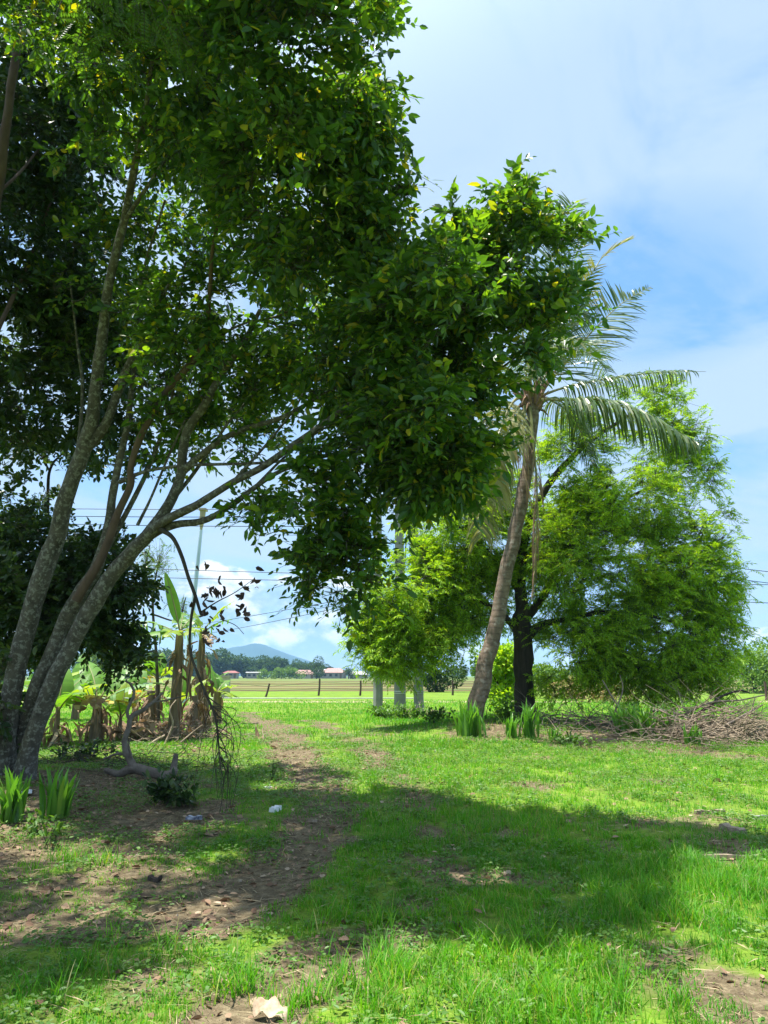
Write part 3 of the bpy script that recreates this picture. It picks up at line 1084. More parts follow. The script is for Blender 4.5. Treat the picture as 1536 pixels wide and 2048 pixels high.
for k in range(34):
    t = g.integers(len(h2) // 2, len(h2))
    s = h2[t]
    e = s + np.array([g.normal(.06, .12), g.normal(0, .12), -g.uniform(.25, .75)])
    m1 = s * .6 + e * .4 + np.array([g.normal(.08, .07), g.normal(0, .05), .06])
    tube(hb, catmull([s, m1, e], 4), np.linspace(.006, .0018, 9), 4, cap=False)
hang = hb.build('hanging_branch', M['twig'], narra, smooth=True)
hl = MB()
Bq = np.concatenate([np.array([P(px + g.normal(0, 9), py + g.normal(0, 11), 8.2) for _ in range(n)]) for px, py, n in
                     ((405, 1140, 3), (418, 1185, 14), (440, 1170, 9), (485, 1180, 8), (505, 1165, 5), (478, 1215, 12), (455, 1250, 5), (410, 1230, 12), (440, 1262, 4), (385, 1200, 2), (412, 1275, 4))])
leaf6(hl, Bq, nrm(g.normal(0, .6, Bq.shape) + [0, 0, -.8]), nrm(g.normal(0, 1, Bq.shape)), g.uniform(.06, .11, len(Bq)), .026, .6, .25)
hl.build('withered_leaves', M['deadleaf'], hang)

# ------------------------------------------------------------------ second shade tree, left edge
sb_ = on(*P(-120, 1500, 8.2)[:2])
shade = thing('shade_tree', 'dark tree at the left edge whose stem enters from outside the picture', 'tree', sb_)
tm = MB()
W2 = [limb(tm, [(-150, 1680, 8.2, 60), (-120, 1300, 8.2, 52), (-70, 800, 8.0, 46), (-25, 480, 7.8, 42), (8, 290, 7.6, 38), (30, 120, 7.3, 30), (48, -60, 7.0, 20)], 10, 7, .12, 41),
      limb(tm, [(-70, 800, 8.0, 30), (0, 650, 8.6, 18), (60, 520, 9.2, 12), (110, 380, 9.4, 8)], 8, 6, .1, 42),
      limb(tm, [(-20, 400, 7.7, 16), (30, 355, 8.0, 11), (85, 290, 8.6, 8), (150, 210, 9.0, 6)], 8, 6, .1, 43)]
sk, skr = arr(W2)
NL = [(70, 470, 9.6, 130, 190, 1.4, 170), (110, 300, 9.2, 140, 130, 1.2, 90), (40, 640, 10.0, 140, 120, 1.3, 110), (130, 620, 10.2, 70, 90, .9, 40), (60, 800, 10.4, 120, 60, 1.0, 45), (220, 780, 10.3, 150, 90, 1.0, 44), (60, 120, 8.4, 170, 150, 1.3, 90),
      (70, 890, 10.6, 90, 40, .7, 14), (230, 640, 10.4, 100, 110, 1.0, 40)]
NL += [(430, 850, 10.8, 150, 80, .8, 22), (250, 880, 10.8, 130, 80, .8, 22), (330, 700, 10.8, 130, 110, .9, 30)]
NL += [(-900, 120, 5.2, 300, 220, 1.3, 120), (-1050, -150, 3.6, 420, 300, 1.2, 120), (-700, 100, 6.6, 260, 200, 1.1, 90), (-1500, -200, 3.0, 400, 300, 1.2, 70)]  # unseen lobes left of the frame, added to cast shade on the near ground
A_, C_ = lobes_pts(NL, .40, 5, .9)
tw = MB()
grow(tw, sk, skr, A_, 15, .004, 5)
cr = MB()
leaves_on(cr, A_, C_, 6, 8, .10, .027, .27, 44, twig=tw)
tm.build('trunk', M['bark_red'], shade, smooth=True)
tw.build('branches', M['twig'], shade, smooth=True)
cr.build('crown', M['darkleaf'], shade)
# a feathery spray of pinnate leaves hangs into the top of the picture
fn = MB()
NLf = [(230, 40, 5.2, 140, 60, .4, 22), (370, 70, 5.2, 40, 40, .3, 6)]
A_, C_ = lobes_pts(NLf, 0, 6)
g = np.random.default_rng(8)
O = np.repeat(A_, 3, 0) + g.normal(0, .08, (len(A_) * 3, 3))
D = nrm(g.normal(0, .5, O.shape) + [.5, 0, -.45])
B, d, u, E = spray(O, D, np.tile([0, 0, 1.0], (len(O), 1)) + g.normal(0, .3, O.shape), .24, 22, 75, .25, .12, True, True, g)
leaf4(fn, B, d, u, .040, .009)
ft = MB()
sticks(ft, O, E, .0025, .0015, 3)
for a in A_[::2]:
    tube(ft, catmull([P(200, -120, 5.2), (P(200, -120, 5.2) + a) / 2 + [0, 0, .2], a], 4), np.linspace(.012, .003, 9), 4, cap=False)
tube(ft, catmull([P(48, -60, 7.0), P(120, -110, 6.2), P(200, -120, 5.2)], 5), np.linspace(.035, .012, 11), 6)
ft.build('twig', M['twig'], shade)
fn.build('pinnate_leaves', M['fern'], shade)

# ------------------------------------------------------------------ bushy tree behind the trunks
bb = on(*P(62, 1420, 11.6)[:2])
bush = thing('bushy_tree', 'dense dark bushy tree behind the leaning trunks', 'tree', bb)
tm = MB()
W3 = [limb(tm, [(62, 1530, 11.6, 20), (68, 1440, 11.6, 18), (100, 1330, 11.7, 18), (120, 1200, 11.8, 18), (100, 1080, 11.8, 12), (96, 970, 11.8, 11), (104, 930, 11.8, 9), (124, 908, 11.8, 6)], 7, 6, .1, 51),
      limb(tm, [(98, 1335, 11.7, 16), (200, 1260, 11.7, 12), (240, 1180, 11.6, 9)], 6, 5, .1, 52), limb(tm, [(112, 1260, 11.8, 14), (60, 1180, 11.9, 10), (10, 1100, 12, 8)], 6, 5, .1, 53),
      limb(tm, [(100, 945, 11.8, 7), (85, 915, 11.8, 5), (70, 900, 11.8, 4)], 5, 5, .1, 54)]
sk, skr = arr(W3)
NL = [(60, 1120, 11.2, 110, 90, .9, 110), (220, 1140, 11.0, 70, 80, .8, 80), (130, 1210, 11.1, 140, 75, 1.0, 140), (40, 1260, 11.2, 90, 80, .8, 80), (190, 1265, 11.0, 80, 40, .7, 44), (60, 1000, 11.4, 60, 40, .6, 18), (110, 905, 11.6, 70, 22, .5, 14), (250, 1320, 10.9, 40, 30, .3, 8), (8, 1390, 9.2, 40, 80, .3, 10)]
A_, C_ = lobes_pts(NL, .36, 7, .9)
tw = MB()
grow(tw, sk, skr, A_, 17, .004, 4)
cr = MB()
leaves_on(cr, A_, C_, 6, 8, .085, .026, .25, 55, twig=tw)
tm.build('trunk', M['bark_dark'], bush, smooth=True)
tw.build('branches', M['twig'], bush, smooth=True)
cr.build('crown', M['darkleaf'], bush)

# ------------------------------------------------------------------ tamarind-like feathery tree on the right
LW = .62
tb_ = on(*P(1046, 1465, 17.2)[:2])
tam = thing('tamarind_tree', 'broad feathery bright green tree with a thick dark trunk beside the palm', 'tree', tb_)
tm = MB()
TY = 17.2
W4 = [limb(tm, [(1048, 1490, TY, 120), (1047, 1462, TY, 76), (1047, 1420, TY, 64), (1046, 1340, TY, 58), (1044, 1270, TY, 60), (1042, 1225, TY, 50), (1040, 1170, 17.30, 34), (1050, 1080, 17.40, 30), (1090, 980, 17.60, 24), (1170, 890, 17.80, 16), (1260, 830, 18.00, 9)], 14, 7, .16, 61),
      limb(tm, [(1050, 1275, TY, 38), (1085, 1250, 17.10, 24), (1130, 1240, 17.00, 18), (1200, 1225, 16.90, 15), (1290, 1230, 16.90, 11), (1380, 1255, 17.00, 7)], 9, 6, .14, 62),
      limb(tm, [(1040, 1270, TY, 34), (1015, 1240, 17.10, 20), (985, 1215, 17.00, 14), (920, 1190, 16.80, 11), (850, 1190, 16.70, 8), (800, 1220, 16.60, 6)], 8, 6, .14, 63),
      limb(tm, [(1048, 1240, TY, 34), (1090, 1190, 17.40, 24), (1110, 1130, 17.60, 20), (1170, 1060, 17.80, 16), (1250, 1000, 17.80, 10), (1350, 950, 17.80, 6)], 9, 6, .14, 64),
      limb(tm, [(1040, 1190, 17.30, 22), (990, 1120, 17.20, 14), (930, 1060, 17.00, 10), (880, 1040, 16.90, 7)], 8, 6, .12, 65),
      limb(tm, [(1110, 1140, 17.60, 18), (1200, 1120, 17.80, 14), (1300, 1110, 18.00, 10), (1400, 1080, 18.10, 6)], 8, 6, .12, 66),
      limb(tm, [(1130, 1240, 17.00, 10), (1190, 1290, 16.60, 8), (1260, 1330, 16.30, 6)], 6, 5, .12, 67)]
sk, skr = arr(W4)
keep = sk[:, 2] > P(1046, 1290, TY)[2]
NL = [(830, 1190, 16.50, 105, 100, 1.1, 100), (800, 1285, 16.40, 85, 58, .8, 60), (905, 1075, 16.80, 90, 85, 1.0, 60), (870, 1265, 16.40, 50, 42, .6, 22), (760, 1210, 16.50, 40, 60, .5, 18), (960, 1170, 17.80, 100, 90, .8, 70), (1000, 1000, 17.60, 80, 100, .9, 40),
      (1200, 1140, 17.00, 170, 150, 1.6, 190), (1110, 1060, 17.30, 110, 100, 1.3, 70), (1330, 1240, 17.00, 120, 130, 1.3, 120), (1370, 1130, 17.60, 90, 120, 1.1, 70), (1290, 1350, 16.60, 120, 55, 1.0, 75), (1400, 1320, 16.80, 70, 70, .8, 40),
      (1240, 990, 17.60, 140, 90, 1.2, 85), (1320, 880, 18.00, 85, 75, .8, 34), (1380, 960, 18.00, 60, 60, .6, 14), (1150, 900, 17.80, 90, 90, .9, 40), (1150, 1290, 16.60, 110, 55, 1.0, 46), (1430, 1080, 17.80, 45, 50, .5, 10), (1440, 1190, 17.60, 45, 60, .5, 14), (1310, 800, 18.20, 35, 30, .4, 6), (1395, 865, 18.00, 40, 22, .3, 6), (1450, 1270, 17.20, 40, 40, .4, 10),
      (935, 1010, 17.40, 70, 60, .7, 30), (925, 1200, 16.80, 60, 80, .6, 34), (740, 1290, 16.40, 34, 30, .3, 8), (1010, 1100, 17.70, 60, 70, .7, 26), (1470, 1160, 17.60, 22, 18, .2, 3), (1465, 1230, 17.40, 20, 18, .2, 3), (1440, 1030, 17.80, 24, 18, .2, 3), (1420, 930, 18.00, 22, 16, .2, 3), (1490, 1275, 17.40, 14, 10, .1, 2), (1260, 780, 18.20, 24, 16, .2, 3), (1330, 800, 18.20, 40, 40, .4, 10),
      (1120, 1370, 16.80, 40, 26, .5, 6), (720, 1290, 16.40, 20, 30, .3, 6)]
A_, C_ = lobes_pts(NL, .43, 9, .85)
tw = MB()
grow(tw, sk[keep], skr[keep], A_, 27, .004, 4)
cr = MB()
g = np.random.default_rng(66)
ns = 14
A2 = np.repeat(A_, ns, 0)
C2 = np.repeat(C_, ns, 0)
O = A2 + g.normal(0, .15, A2.shape)
D = nrm(nrm(A2 - C2) * .6 + g.normal(0, .7, A2.shape) * [1, 1, .6] + [0, 0, .02])
B, d, u, E = spray(O, D, nrm(np.array([0, 0, 1.0]) + g.normal(0, .35, O.shape)), g.uniform(.18, .34, len(O)), 15, 55, .22, .18, True, True, g)
leaf4(cr, B, d, u, g.uniform(.065, .12, len(B)), g.uniform(.010, .016, len(B)), .22)
sticks(tw, A2, O, .004, .003, 3)
sticks(tw, O, E, .003, .0018, 3)
tm.build('trunk', M['bark_dark'], tam, smooth=True)
tw.build('branches', M['bark_dark'], tam, smooth=True)
cr.build('crown', M['tamarind'], tam)

# ------------------------------------------------------------------ coconut palm
PY = 15.6
LW = .76
pb_ = P(952, 1432, PY)
pb_[2] = float(gz(pb_[0], pb_[1]))
palm = thing('coconut_palm', 'coconut palm with a leaning ringed grey trunk and ragged fronds', 'palm', pb_)
tm = MB()
tp, tr = limb(tm, [(944, 1490, PY, 56), (950, 1436, PY, 46), (962, 1380, PY, 45), (980, 1300, PY, 41), (1004, 1190, PY, 38), (1030, 1070, PY, 36), (1050, 960, PY, 34), (1060, 880, PY, 32), (1064, 820, PY, 34), (1066, 790, PY, 40)], 16, 10, .05, 71)
tm.build('trunk', M['palm_trunk'], palm, smooth=True)
fb = MB()
g = np.random.default_rng(72)
top = P(1066, 800, PY)
for k in range(46):
    a = g.uniform(0, 2 * PI)
    s = top + np.array([math.cos(a) * .17, math.sin(a) * .17, g.uniform(-.25, .15)])
    e = s + np.array([math.cos(a) * g.uniform(.12, .35), math.sin(a) * .25, g.uniform(.1, .5) * g.choice([1, 1, -.6])])
    tube(fb, [s, (s + e) / 2 + [0, 0, .04], e], [.03, .025, .006], 4, cap=False)
fb.build('fibre', M['palm_fibre'], palm)


def frond(pts, n, ll, hang, mat, w=.022, tipbare=0.0, side=(1, 1), seed=0, fwd=.75, rib=.028, upn=(0, 0, 1.0), prof=None, limp=.5):
    g = np.random.default_rng(seed)
    off = 1.6 if max(q[2] for q in pts[1:]) < 14.2 else .6
    pts = [q if q[2] == PY else (q[0], q[1], q[2] + off) for q in pts]
    path = catmull([P(*q) for q in pts], 10)
    s = np.concatenate([[0], np.cumsum(np.linalg.norm(np.diff(path, axis=0), axis=1))])
    L = s[-1]
    mb = MB()
    tube(mb, path, np.interp(s / L, [0, .15, 1], [rib * 1.5, rib, .004]), 6, mi=1)
    for sd in (1, -1):
        amt = side[0] if sd > 0 else side[1]
        if amt <= 0:
            continue
        m = int(n * amt)
        t = np.linspace(.16, 1 - tipbare, m) + g.normal(0, .002, m)
        t = np.clip(t, 0, 1)
        Bq = np.stack([np.interp(t * L, s, path[:, k]) for k in range(3)], -1)
        Tn = nrm(np.stack([np.interp(np.clip(t + .02, 0, 1) * L, s, path[:, k]) - np.interp(np.clip(t - .02, 0, 1) * L, s, path[:, k]) for k in range(3)], -1))
        Rt = nrm(np.cross(Tn, np.tile(np.array(upn, float), (m, 1)))) * sd
        Un = np.cross(Rt, Tn) * sd
        pf = np.interp(t, [0.1, .3, .7, 1], [.55, 1, .9, .4]) if prof is None else np.interp(t, *prof)
        Ln = ll * pf * g.uniform(.85, 1.12, m)
        d0 = nrm(Rt * 1.0 + Tn * fwd + Un * .25 + g.normal(0, .07, (m, 3)))
        P0 = Bq
        dn = np.array([0, 0, -1.0])
        hg = np.clip(hang + g.normal(0, .12, m), 0, 1.5)[:, None]
        pts_ = [P0]
        dd = d0
        for q in range(4):
            dd = nrm(dd + dn * hg * (.35 + limp * q * .6))
            pts_.append(pts_[-1] + dd * (Ln / 4)[:, None])
        wv = nrm(np.cross(dd, Rt + .3 * Un)) * 1.0
        wv = nrm(Tn * .8 + g.normal(0, .35, (m, 3)))
        ws = [w * .5, w, w * .9, w * .6, .002]
        ring = []
        for q in range(5):
            ring += [pts_[q] - wv * ws[q] * .5, pts_[q] + wv * ws[q] * .5]
        V = np.stack(ring, 1).reshape(-1, 3)
        f = np.array([[2 * q, 2 * q + 1, 2 * q + 3, 2 * q + 2] for q in range(4)])
        F = (np.arange(m)[:, None, None] * 10 + f[None]).reshape(-1, 4)
        mb.add(V, F, 0)
    return mb.build('frond', [mat, M['rachis']], palm)


TX = (1066, 798, PY)
frond([TX, (1130, 800, 13.8), (1210, 802, 13.6), (1300, 838, 13.5), (1385, 885, 13.4)], 96, 1.1, .95, M['palm'], .05, 0, seed=1, fwd=.35)
frond([TX, (1130, 775, 14), (1220, 757, 13.9), (1320, 745, 13.8), (1412, 743, 13.8)], 80, .66, .8, M['palm'], .03, .10, seed=2, fwd=.5)['label'] = 'pale frond with a bare tip'
frond([TX, (1120, 740, 15.2), (1180, 668, 15.3), (1245, 606, 15.4), (1302, 573, 15.5)], 84, 1.0, .16, M['palm'], .04, .02, seed=3, fwd=.55, upn=(0, -1, .55), prof=([.1, .3, .55, .8, .84, 1], [.8, 1.15, .95, .7, .2, .12]), limp=.25)
frond([TX, (1110, 715, 15.3), (1150, 620, 15.5), (1190, 535, 15.6)], 70, .75, .2, M['palm_old'], .034, 0, seed=4, fwd=1.1, upn=(0, -1, .4), limp=.3)
frond([(1188, 540, 15.6), (1205, 515, 15.6), (1235, 492, 15.6), (1262, 478, 15.6)], 24, .42, .05, M['palm_old'], .03, 0, seed=5, fwd=2.5, rib=.012)['label'] = 'snapped yellowish frond tip'
frond([TX, (1078, 700, 15.3), (1085, 600, 15.6), (1110, 500, 15.9), (1145, 400, 16.1)], 92, 1.0, .12, M['palm'], .042, .02, seed=6, fwd=.85, upn=(0, -1, .2), limp=.3)
frond([TX, (1050, 690, 15.4), (1025, 580, 15.7), (1000, 490, 15.9), (960, 420, 16)], 70, .9, .15, M['palm'], .03, 0, seed=7, fwd=.8, upn=(0, -1, .3), limp=.3)
frond([TX, (1010, 740, 15.4), (950, 690, 15.8), (880, 670, 16), (820, 690, 16.1)], 64, .9, .5, M['palm'], .03, 0, seed=8, fwd=.6)
frond([TX, (1030, 800, 14.8), (1000, 860, 13.5), (975, 960, 13.4), (962, 1075, 13.4)], 96, 1.05, .7, M['palm_old'], .055, 0, side=(1, 1), seed=9, fwd=.6, upn=(0, -1, .15), limp=.4)['label'] = 'drooping frond faded to straw green'
frond([TX, (1090, 730, 16), (1130, 690, 17), (1180, 700, 18), (1220, 760, 18.6)], 80, .95, .4, M['palm'], .042, 0, seed=10, fwd=.6)
frond([TX, (1060, 740, 14.2), (1100, 690, 13.4), (1150, 680, 12.8), (1190, 720, 12.4)], 60, .9, .45, M['palm'], .03, 0, seed=11, fwd=.6)
frond([TX, (1040, 760, 14.4), (1000, 730, 13.8), (940, 740, 13.3), (890, 800, 13)], 56, .85, .5, M['palm'], .03, 0, seed=12, fwd=.6)
dd = frond([(1060, 815, 13.9), (1066, 880, 13.75), (1074, 980, 13.7), (1072, 1090, 13.75), (1066, 1185, 13.8)], 46, .75, 1.3, M['palm_dead'], .03, 0, seed=13, fwd=1.4, limp=.9, rib=.03)
dd['label'] = 'dead brown frond hanging along the trunk'
frond([(1050, 812, 13.9), (1046, 900, 13.75), (1052, 960, 13.72), (1060, 1010, 13.75)], 30, .6, 1.3, M['palm_dead'], .026, 0, seed=14, fwd=1.4, limp=.9)['label'] = 'dead brown frond hanging along the trunk'
frond([TX, (1098, 710, 15.3), (1120, 600, 15.5), (1160, 470, 15.8)], 84, .9, .15, M['palm'], .04, .02, seed=21, fwd=.8, upn=(0, -1, .3), limp=.35)
frond([TX, (1100, 800, 15.9), (1150, 840, 16.2), (1185, 930, 16.4)], 70, .8, .8, M['palm'], .045, 0, seed=22, fwd=.5)
frond([TX, (1040, 810, 15.2), (1020, 850, 15.1), (1000, 930, 15.0), (996, 1010, 15.0)], 70, .8, .9, M['palm_old'], .045, 0, seed=23, fwd=.7, upn=(0, -1, .2), limp=.5)
sp = MB()
for k in range(10):
    s = top + np.array([g.normal(0, .1), -.16, .2])
    tube(sp, catmull([s, s + [g.normal(0, .15), -.15, .35], s + [g.normal(0, .3), -.3, .15 + g.normal(0, .15)]], 4), np.linspace(.016, .006, 9), 4)
sp.build('flower_stalk', M['palm_fibre'], palm)

LW = 1.0
# ------------------------------------------------------------------ poles, lamp, wires


def cyl(mb, x, y, z0, z1, r0, r1, seg=20, lean=(0, 0), mi=0):
    n = 6
    t = np.linspace(0, 1, n)
    path = np.stack([x + lean[0] * t, y + lean[1] * t, z0 + (z1 - z0) * t], -1)
    tube(mb, path, r0 + (r1 - r0) * t, seg, 0, 0, mi)


GRP = 'concrete utility poles left of the palm'
PLY = 25.0


def pole_base(px):
    p = P(px, 1414, PLY)
    return on(p[0], p[1], -.05)


p1 = pole_base(756)
pole1 = thing('utility_pole', 'square grey concrete utility pole carrying a meter box', 'pole', p1, GRP)
mb = MB()
r0, r1 = .16, .10
t = np.array([0, 1.0])
n = 2
hgt = 8.6
V = []
for z, r in ((0, r0), (hgt, r1)):
    for a in range(8):
        ang = R(45 * a + 22.5)
        # chamfered square
        c, s_ = math.cos(ang), math.sin(ang)
        m = max(abs(c), abs(s_))
        V.append([p1[0] + c / m * r * .97, p1[1] + s_ / m * r * .97, p1[2] + z])
V = np.array(V)
j = np.arange(8)
mb.add(V, np.stack([j, (j + 1) % 8, (j + 1) % 8 + 8, j + 8], -1))
mb.add(V[8:], [[0, 1, 2, 3], [0, 3, 4, 7], [4, 5, 6, 7]])
mb.build('shaft', M['concrete'], pole1)
mb = MB()
bz = P(735, 1096, PLY)[2]
bxm = P(722, 1080, PLY)[0]
box(mb, (bxm - .24, p1[1] - .22, bz), (bxm + .24, p1[1] + .1, bz + 1.05))
bx_ = mb.build('meter_box', M['boxgrey'], pole1)
mb = MB()
for zz_ in (bz - .03, bz + 1.05):
    box(mb, (bxm - .27, p1[1] - .25, zz_), (bxm + .27, p1[1] + .13, zz_ + .03))
for xx in (bxm - .27, bxm + .241):
    box(mb, (xx, p1[1] - .25, bz + .001), (xx + .028, p1[1] - .222, bz + 1.049))
box(mb, (bxm + .271, p1[1] - .05, bz + .2), (p1[0] - .15, p1[1] + .05, bz + .26))
box(mb, (bxm + .271, p1[1] - .05, bz + .8), (p1[0] - .15, p1[1] + .05, bz + .86))
mb.build('frame', M['iron'], bx_)
mb = MB()
box(mb, (p1[0] + .17, p1[1] - .1, bz + .05), (p1[0] + .30, p1[1] + .12, bz + .38))
mb.build('junction_box', M['boxgrey'], pole1)
mb = MB()
for zz_ in (hgt - .5, hgt - 1.3):
    box(mb, (p1[0] - .9, p1[1] - .26, p1[2] + zz_), (p1[0] + .9, p1[1] - .15, p1[2] + zz_ + .12))
ca = mb.build('crossarm', M['iron'], pole1)

for px, r, hh, lab, lean in ((800, .19, 8.0, 'round grey concrete pole standing between two others, partly hidden by leaves', .0),
                             (838, .16, 8.8, 'round grey concrete pole nearest the palm, with a wire band low down', -.10)):
    q = pole_base(px)
    po = thing('utility_pole', lab, 'pole', q, GRP)
    mb = MB()
    cyl(mb, q[0], q[1], q[2], q[2] + hh, r, r * .68, 22, (lean * 1.6, 0))
    mb.build('shaft', M['concrete'], po, smooth=True)
    mb = MB()
    for zb in (.62, .68):
        a = np.linspace(0, 2 * PI, 25)
        tube(mb, np.stack([q[0] + (r + .004) * np.cos(a), q[1] + (r + .004) * np.sin(a), q[2] + zb + a * 0], -1), .008, 5)
    mb.build('wire_band', M['plastic'] if px == 800 else M['boxgrey'], po)
gwm = MB()
tube(gwm, [P(818, 1020, 24.8), P(812, 1085, 24.8), P(806, 1180, 24.8), P(800, 1300, 24.8)], .022, 6)
tag(gwm.build('conduit', M['iron'], origin=P(806, 1180, 24.8)), 'thin dark cable running down beside the round pole', 'cable')

lb = P(368, 1368, 33)
lb = on(lb[0], lb[1], -.03)
lamp = thing('street_lamp', 'tall slim pale steel street lamp rising behind the banana plants', 'street lamp', lb)
mb = MB()
ltop = P(402, 1060, 33)
tt = np.linspace(0, 1, 8)[:, None]
tube(mb, lb + (ltop - lb) * tt, np.linspace(.15, .075, 8), 16)
mb.build('post', M['steel'], lamp, smooth=True)
mb = MB()
l2 = P(406, 1022, 33)
tube(mb, [ltop, ltop * .5 + l2 * .5, l2], [.05, .12, .13], 12)
box(mb, l2 - [.15, .2, -.002], l2 + [.17, .2, .1])
mb.build('lamp_head', M['lamp'], lamp)


def wire(a, b, sag, label, r=.014, grp=None):
    a = np.array(a)
    b = np.array(b)
    t = np.linspace(0, 1, 40)[:, None]
    path = a + (b - a) * t
    path[:, 2] -= (4 * sag * t * (1 - t))[:, 0]
    mb = MB()
    tube(mb, path, r, 5)
    o = mb.build('power_line', M['wire'], origin=a)
    return tag(o, label, 'power line', grp)


for (a, b, sag, lab) in (
        (P(745, 1016, 25.6), P(-300, 1008, 30), .12, 'uppermost thin power line crossing behind the leaning stems'),
        (P(745, 1032, 25.6), P(-300, 1022, 30), .12, 'thin power line just under the uppermost one behind the stems'),
        (P(745, 1052, 25.6), P(-300, 1032, 30), .15, 'third thin power line behind the stems, near the lamp head'),
        (P(748, 1150, 25.6), P(-300, 1110, 34), .10, 'power line passing left of the hanging leaves at mid height'),
        (P(748, 1163, 25.6), P(-300, 1132, 32), .10, 'lowest long power line left of the hanging leaves'),
        (P(748, 1188, 25.6), P(300, 1262, 70), .10, 'power line slanting down in front of the cloud'),
        (P(748, 1200, 25.6), P(380, 1272, 60), .10, 'lower power line slanting down in front of the cloud'),
        (P(850, 1030, 25.6), P(1750, 1165, 26), .25, 'uppermost power line leaving the tree on the right'),
        (P(850, 1045, 25.6), P(1750, 1190, 26), .25, 'second power line leaving the tree on the right'),
        (P(850, 1150, 25.6), P(1750, 1170, 28), .10, 'third power line leaving the tree on the right'),
        (P(850, 1165, 25.6), P(1750, 1212, 28), .12, 'lowest power line leaving the tree on the right')):
    wire(a, b, sag, lab, .013)

# ------------------------------------------------------------------ fence and ditch edge
fa = on(P(380, 1385, 44)[0], 44)
fence = thing('wire_fence', 'old wire fence with crooked dark posts along the field', 'fence', fa)
posts = [(360, 44, .95, .02), (440, 43, 1.0, 0), (531, 42.5, .75, .10), (637, 45, 1.0, .03), (720, 45, .9, .02), (905, 46, .9, 0), (1120, 40, .9, 0), (1300, 40, .9, 0), (1420, 38, .8, 0), (1531, 36, .9, 0)]
tops = []
for k, (px, Y, h, ln) in enumerate(posts):
    q = P(px, 1380, Y)
    q = on(q[0], Y, -.05)
    mb = MB()
    e = q + [ln * 2, 0, h]
    tube(mb, catmull([q, (q + e) / 2 + [.02, 0, 0], e], 3), [.06, .062, .058, .054, .057, .054, .05], 8, .15, k)
    mb.build('post', M['fence_wood'], fence, smooth=True)
    tops.append((q, e))
for f in (.45, .8):
    mb = MB()
    pts = [q + (e - q) * f for q, e in tops]
    tube(mb, np.array(pts), .009, 4)
    mb.build('strand', M['wire'], fence)
mb = MB()
xs = np.linspace(-14, 1.5, 40)
yk = 36.4 + .15 * np.sin(xs * .5)
zk = gz(xs, yk)
for k in range(39):
    pass
tube(mb, np.stack([xs, yk, zk + .10], -1), .022, 8)
tag(mb.build('pipe', M['boxgrey'], origin=(-6, 36.4, .4)), 'thin grey water pipe lying along the field edge', 'pipe')
pq = on(P(450, 1385, 41)[0], 41)
pil = thing('concrete_pillar', 'short tan concrete pillar behind the smallest banana plant', 'pillar', pq)
mb = MB()
box(mb, pq + [-.22, -.2, -.05], pq + [.22, .2, 1.05])
mb.build('shaft', M['concrete_old'], pil)
mb = MB()
box(mb, pq + [-.26, -.24, 1.052], pq + [.26, .24, 1.13])
mb.build('cap', M['concrete_old'], pil)

# ------------------------------------------------------------------ far houses
M['wall_grey'] = plain_mat('rendered_wall', (.30, .28, .26), (.22, .2, .19), 1.5, .9)
M['wall_white'] = plain_mat('painted_wall', (.42, .38, .34), (.3, .27, .25), 1.0, .9)
M['roof_red'] = plain_mat('red_roof_sheet', (.26, .085, .075), (.19, .07, .06), 1.5, .6)
M['roof_pink'] = plain_mat('faded_red_roof', (.34, .19, .17), (.25, .15, .13), 1.5, .7)
M['roof_grey'] = plain_mat('zinc_roof', (.42, .42, .40), (.33, .32, .3), 1.5, .5)
M['pane'] = plain_mat('dark_window', (.04, .045, .05), (.03, .03, .035), 2, .25)
M['door'] = plain_mat('door_paint', (.16, .10, .07), (.12, .08, .06), 2, .6)


def house(px, Y, w, d, hw, hr, wall, roof, label, rot=0.0, nwin=2, flat=False):
    b = P(px, 1360, Y)
    b = on(b[0], Y, -.05)
    h = thing('house', label, 'house', b)
    mb = MB()
    x, y, z = b
    box(mb, (x - w / 2, y - d / 2, z), (x + w / 2, y + d / 2, z + hw), rot=rot)
    wl = mb.build('wall', M[wall], h)
    mb = MB()
    o = .5
    V = np.array([[-w / 2 - o, -d / 2 - o, hw], [w / 2 + o, -d / 2 - o, hw], [w / 2 + o, d / 2 + o, hw], [-w / 2 - o, d / 2 + o, hw],
                  [-w * .28, 0, hw + hr], [w * .28, 0, hw + hr]])
    if flat:
        V[4:, 0] = [-w / 2 - o, w / 2 + o]
    V = V + [0, 0, .003]
    c, s = math.cos(rot), math.sin(rot)
    V = np.stack([V[:, 0] * c - V[:, 1] * s, V[:, 0] * s + V[:, 1] * c, V[:, 2]], -1) + b
    mb.add(V, [[0, 1, 5, 4], [2, 3, 4, 5], [3, 2, 1, 0]])
    mb.add(V, [[1, 2, 5], [3, 0, 4]])
    mb.build('roof', M[roof], h)
    fy = y - d / 2 - .02
    for k in range(nwin):
        xx = x - w / 2 + w * (k + .6) / (nwin + .9)
        mb = MB()
        box(mb, (xx - .55, fy - .04, z + 1.0), (xx + .55, fy + .03, z + 2.0), rot=rot, c=b)
        mb.build('window', M['pane'], h)
    xx = x + w * .36
    mb = MB()
    box(mb, (xx - .45, fy - .05, z + .06), (xx + .45, fy + .03, z + 2.05), rot=rot, c=b)
    mb.build('door', M['door'], h)
    return h


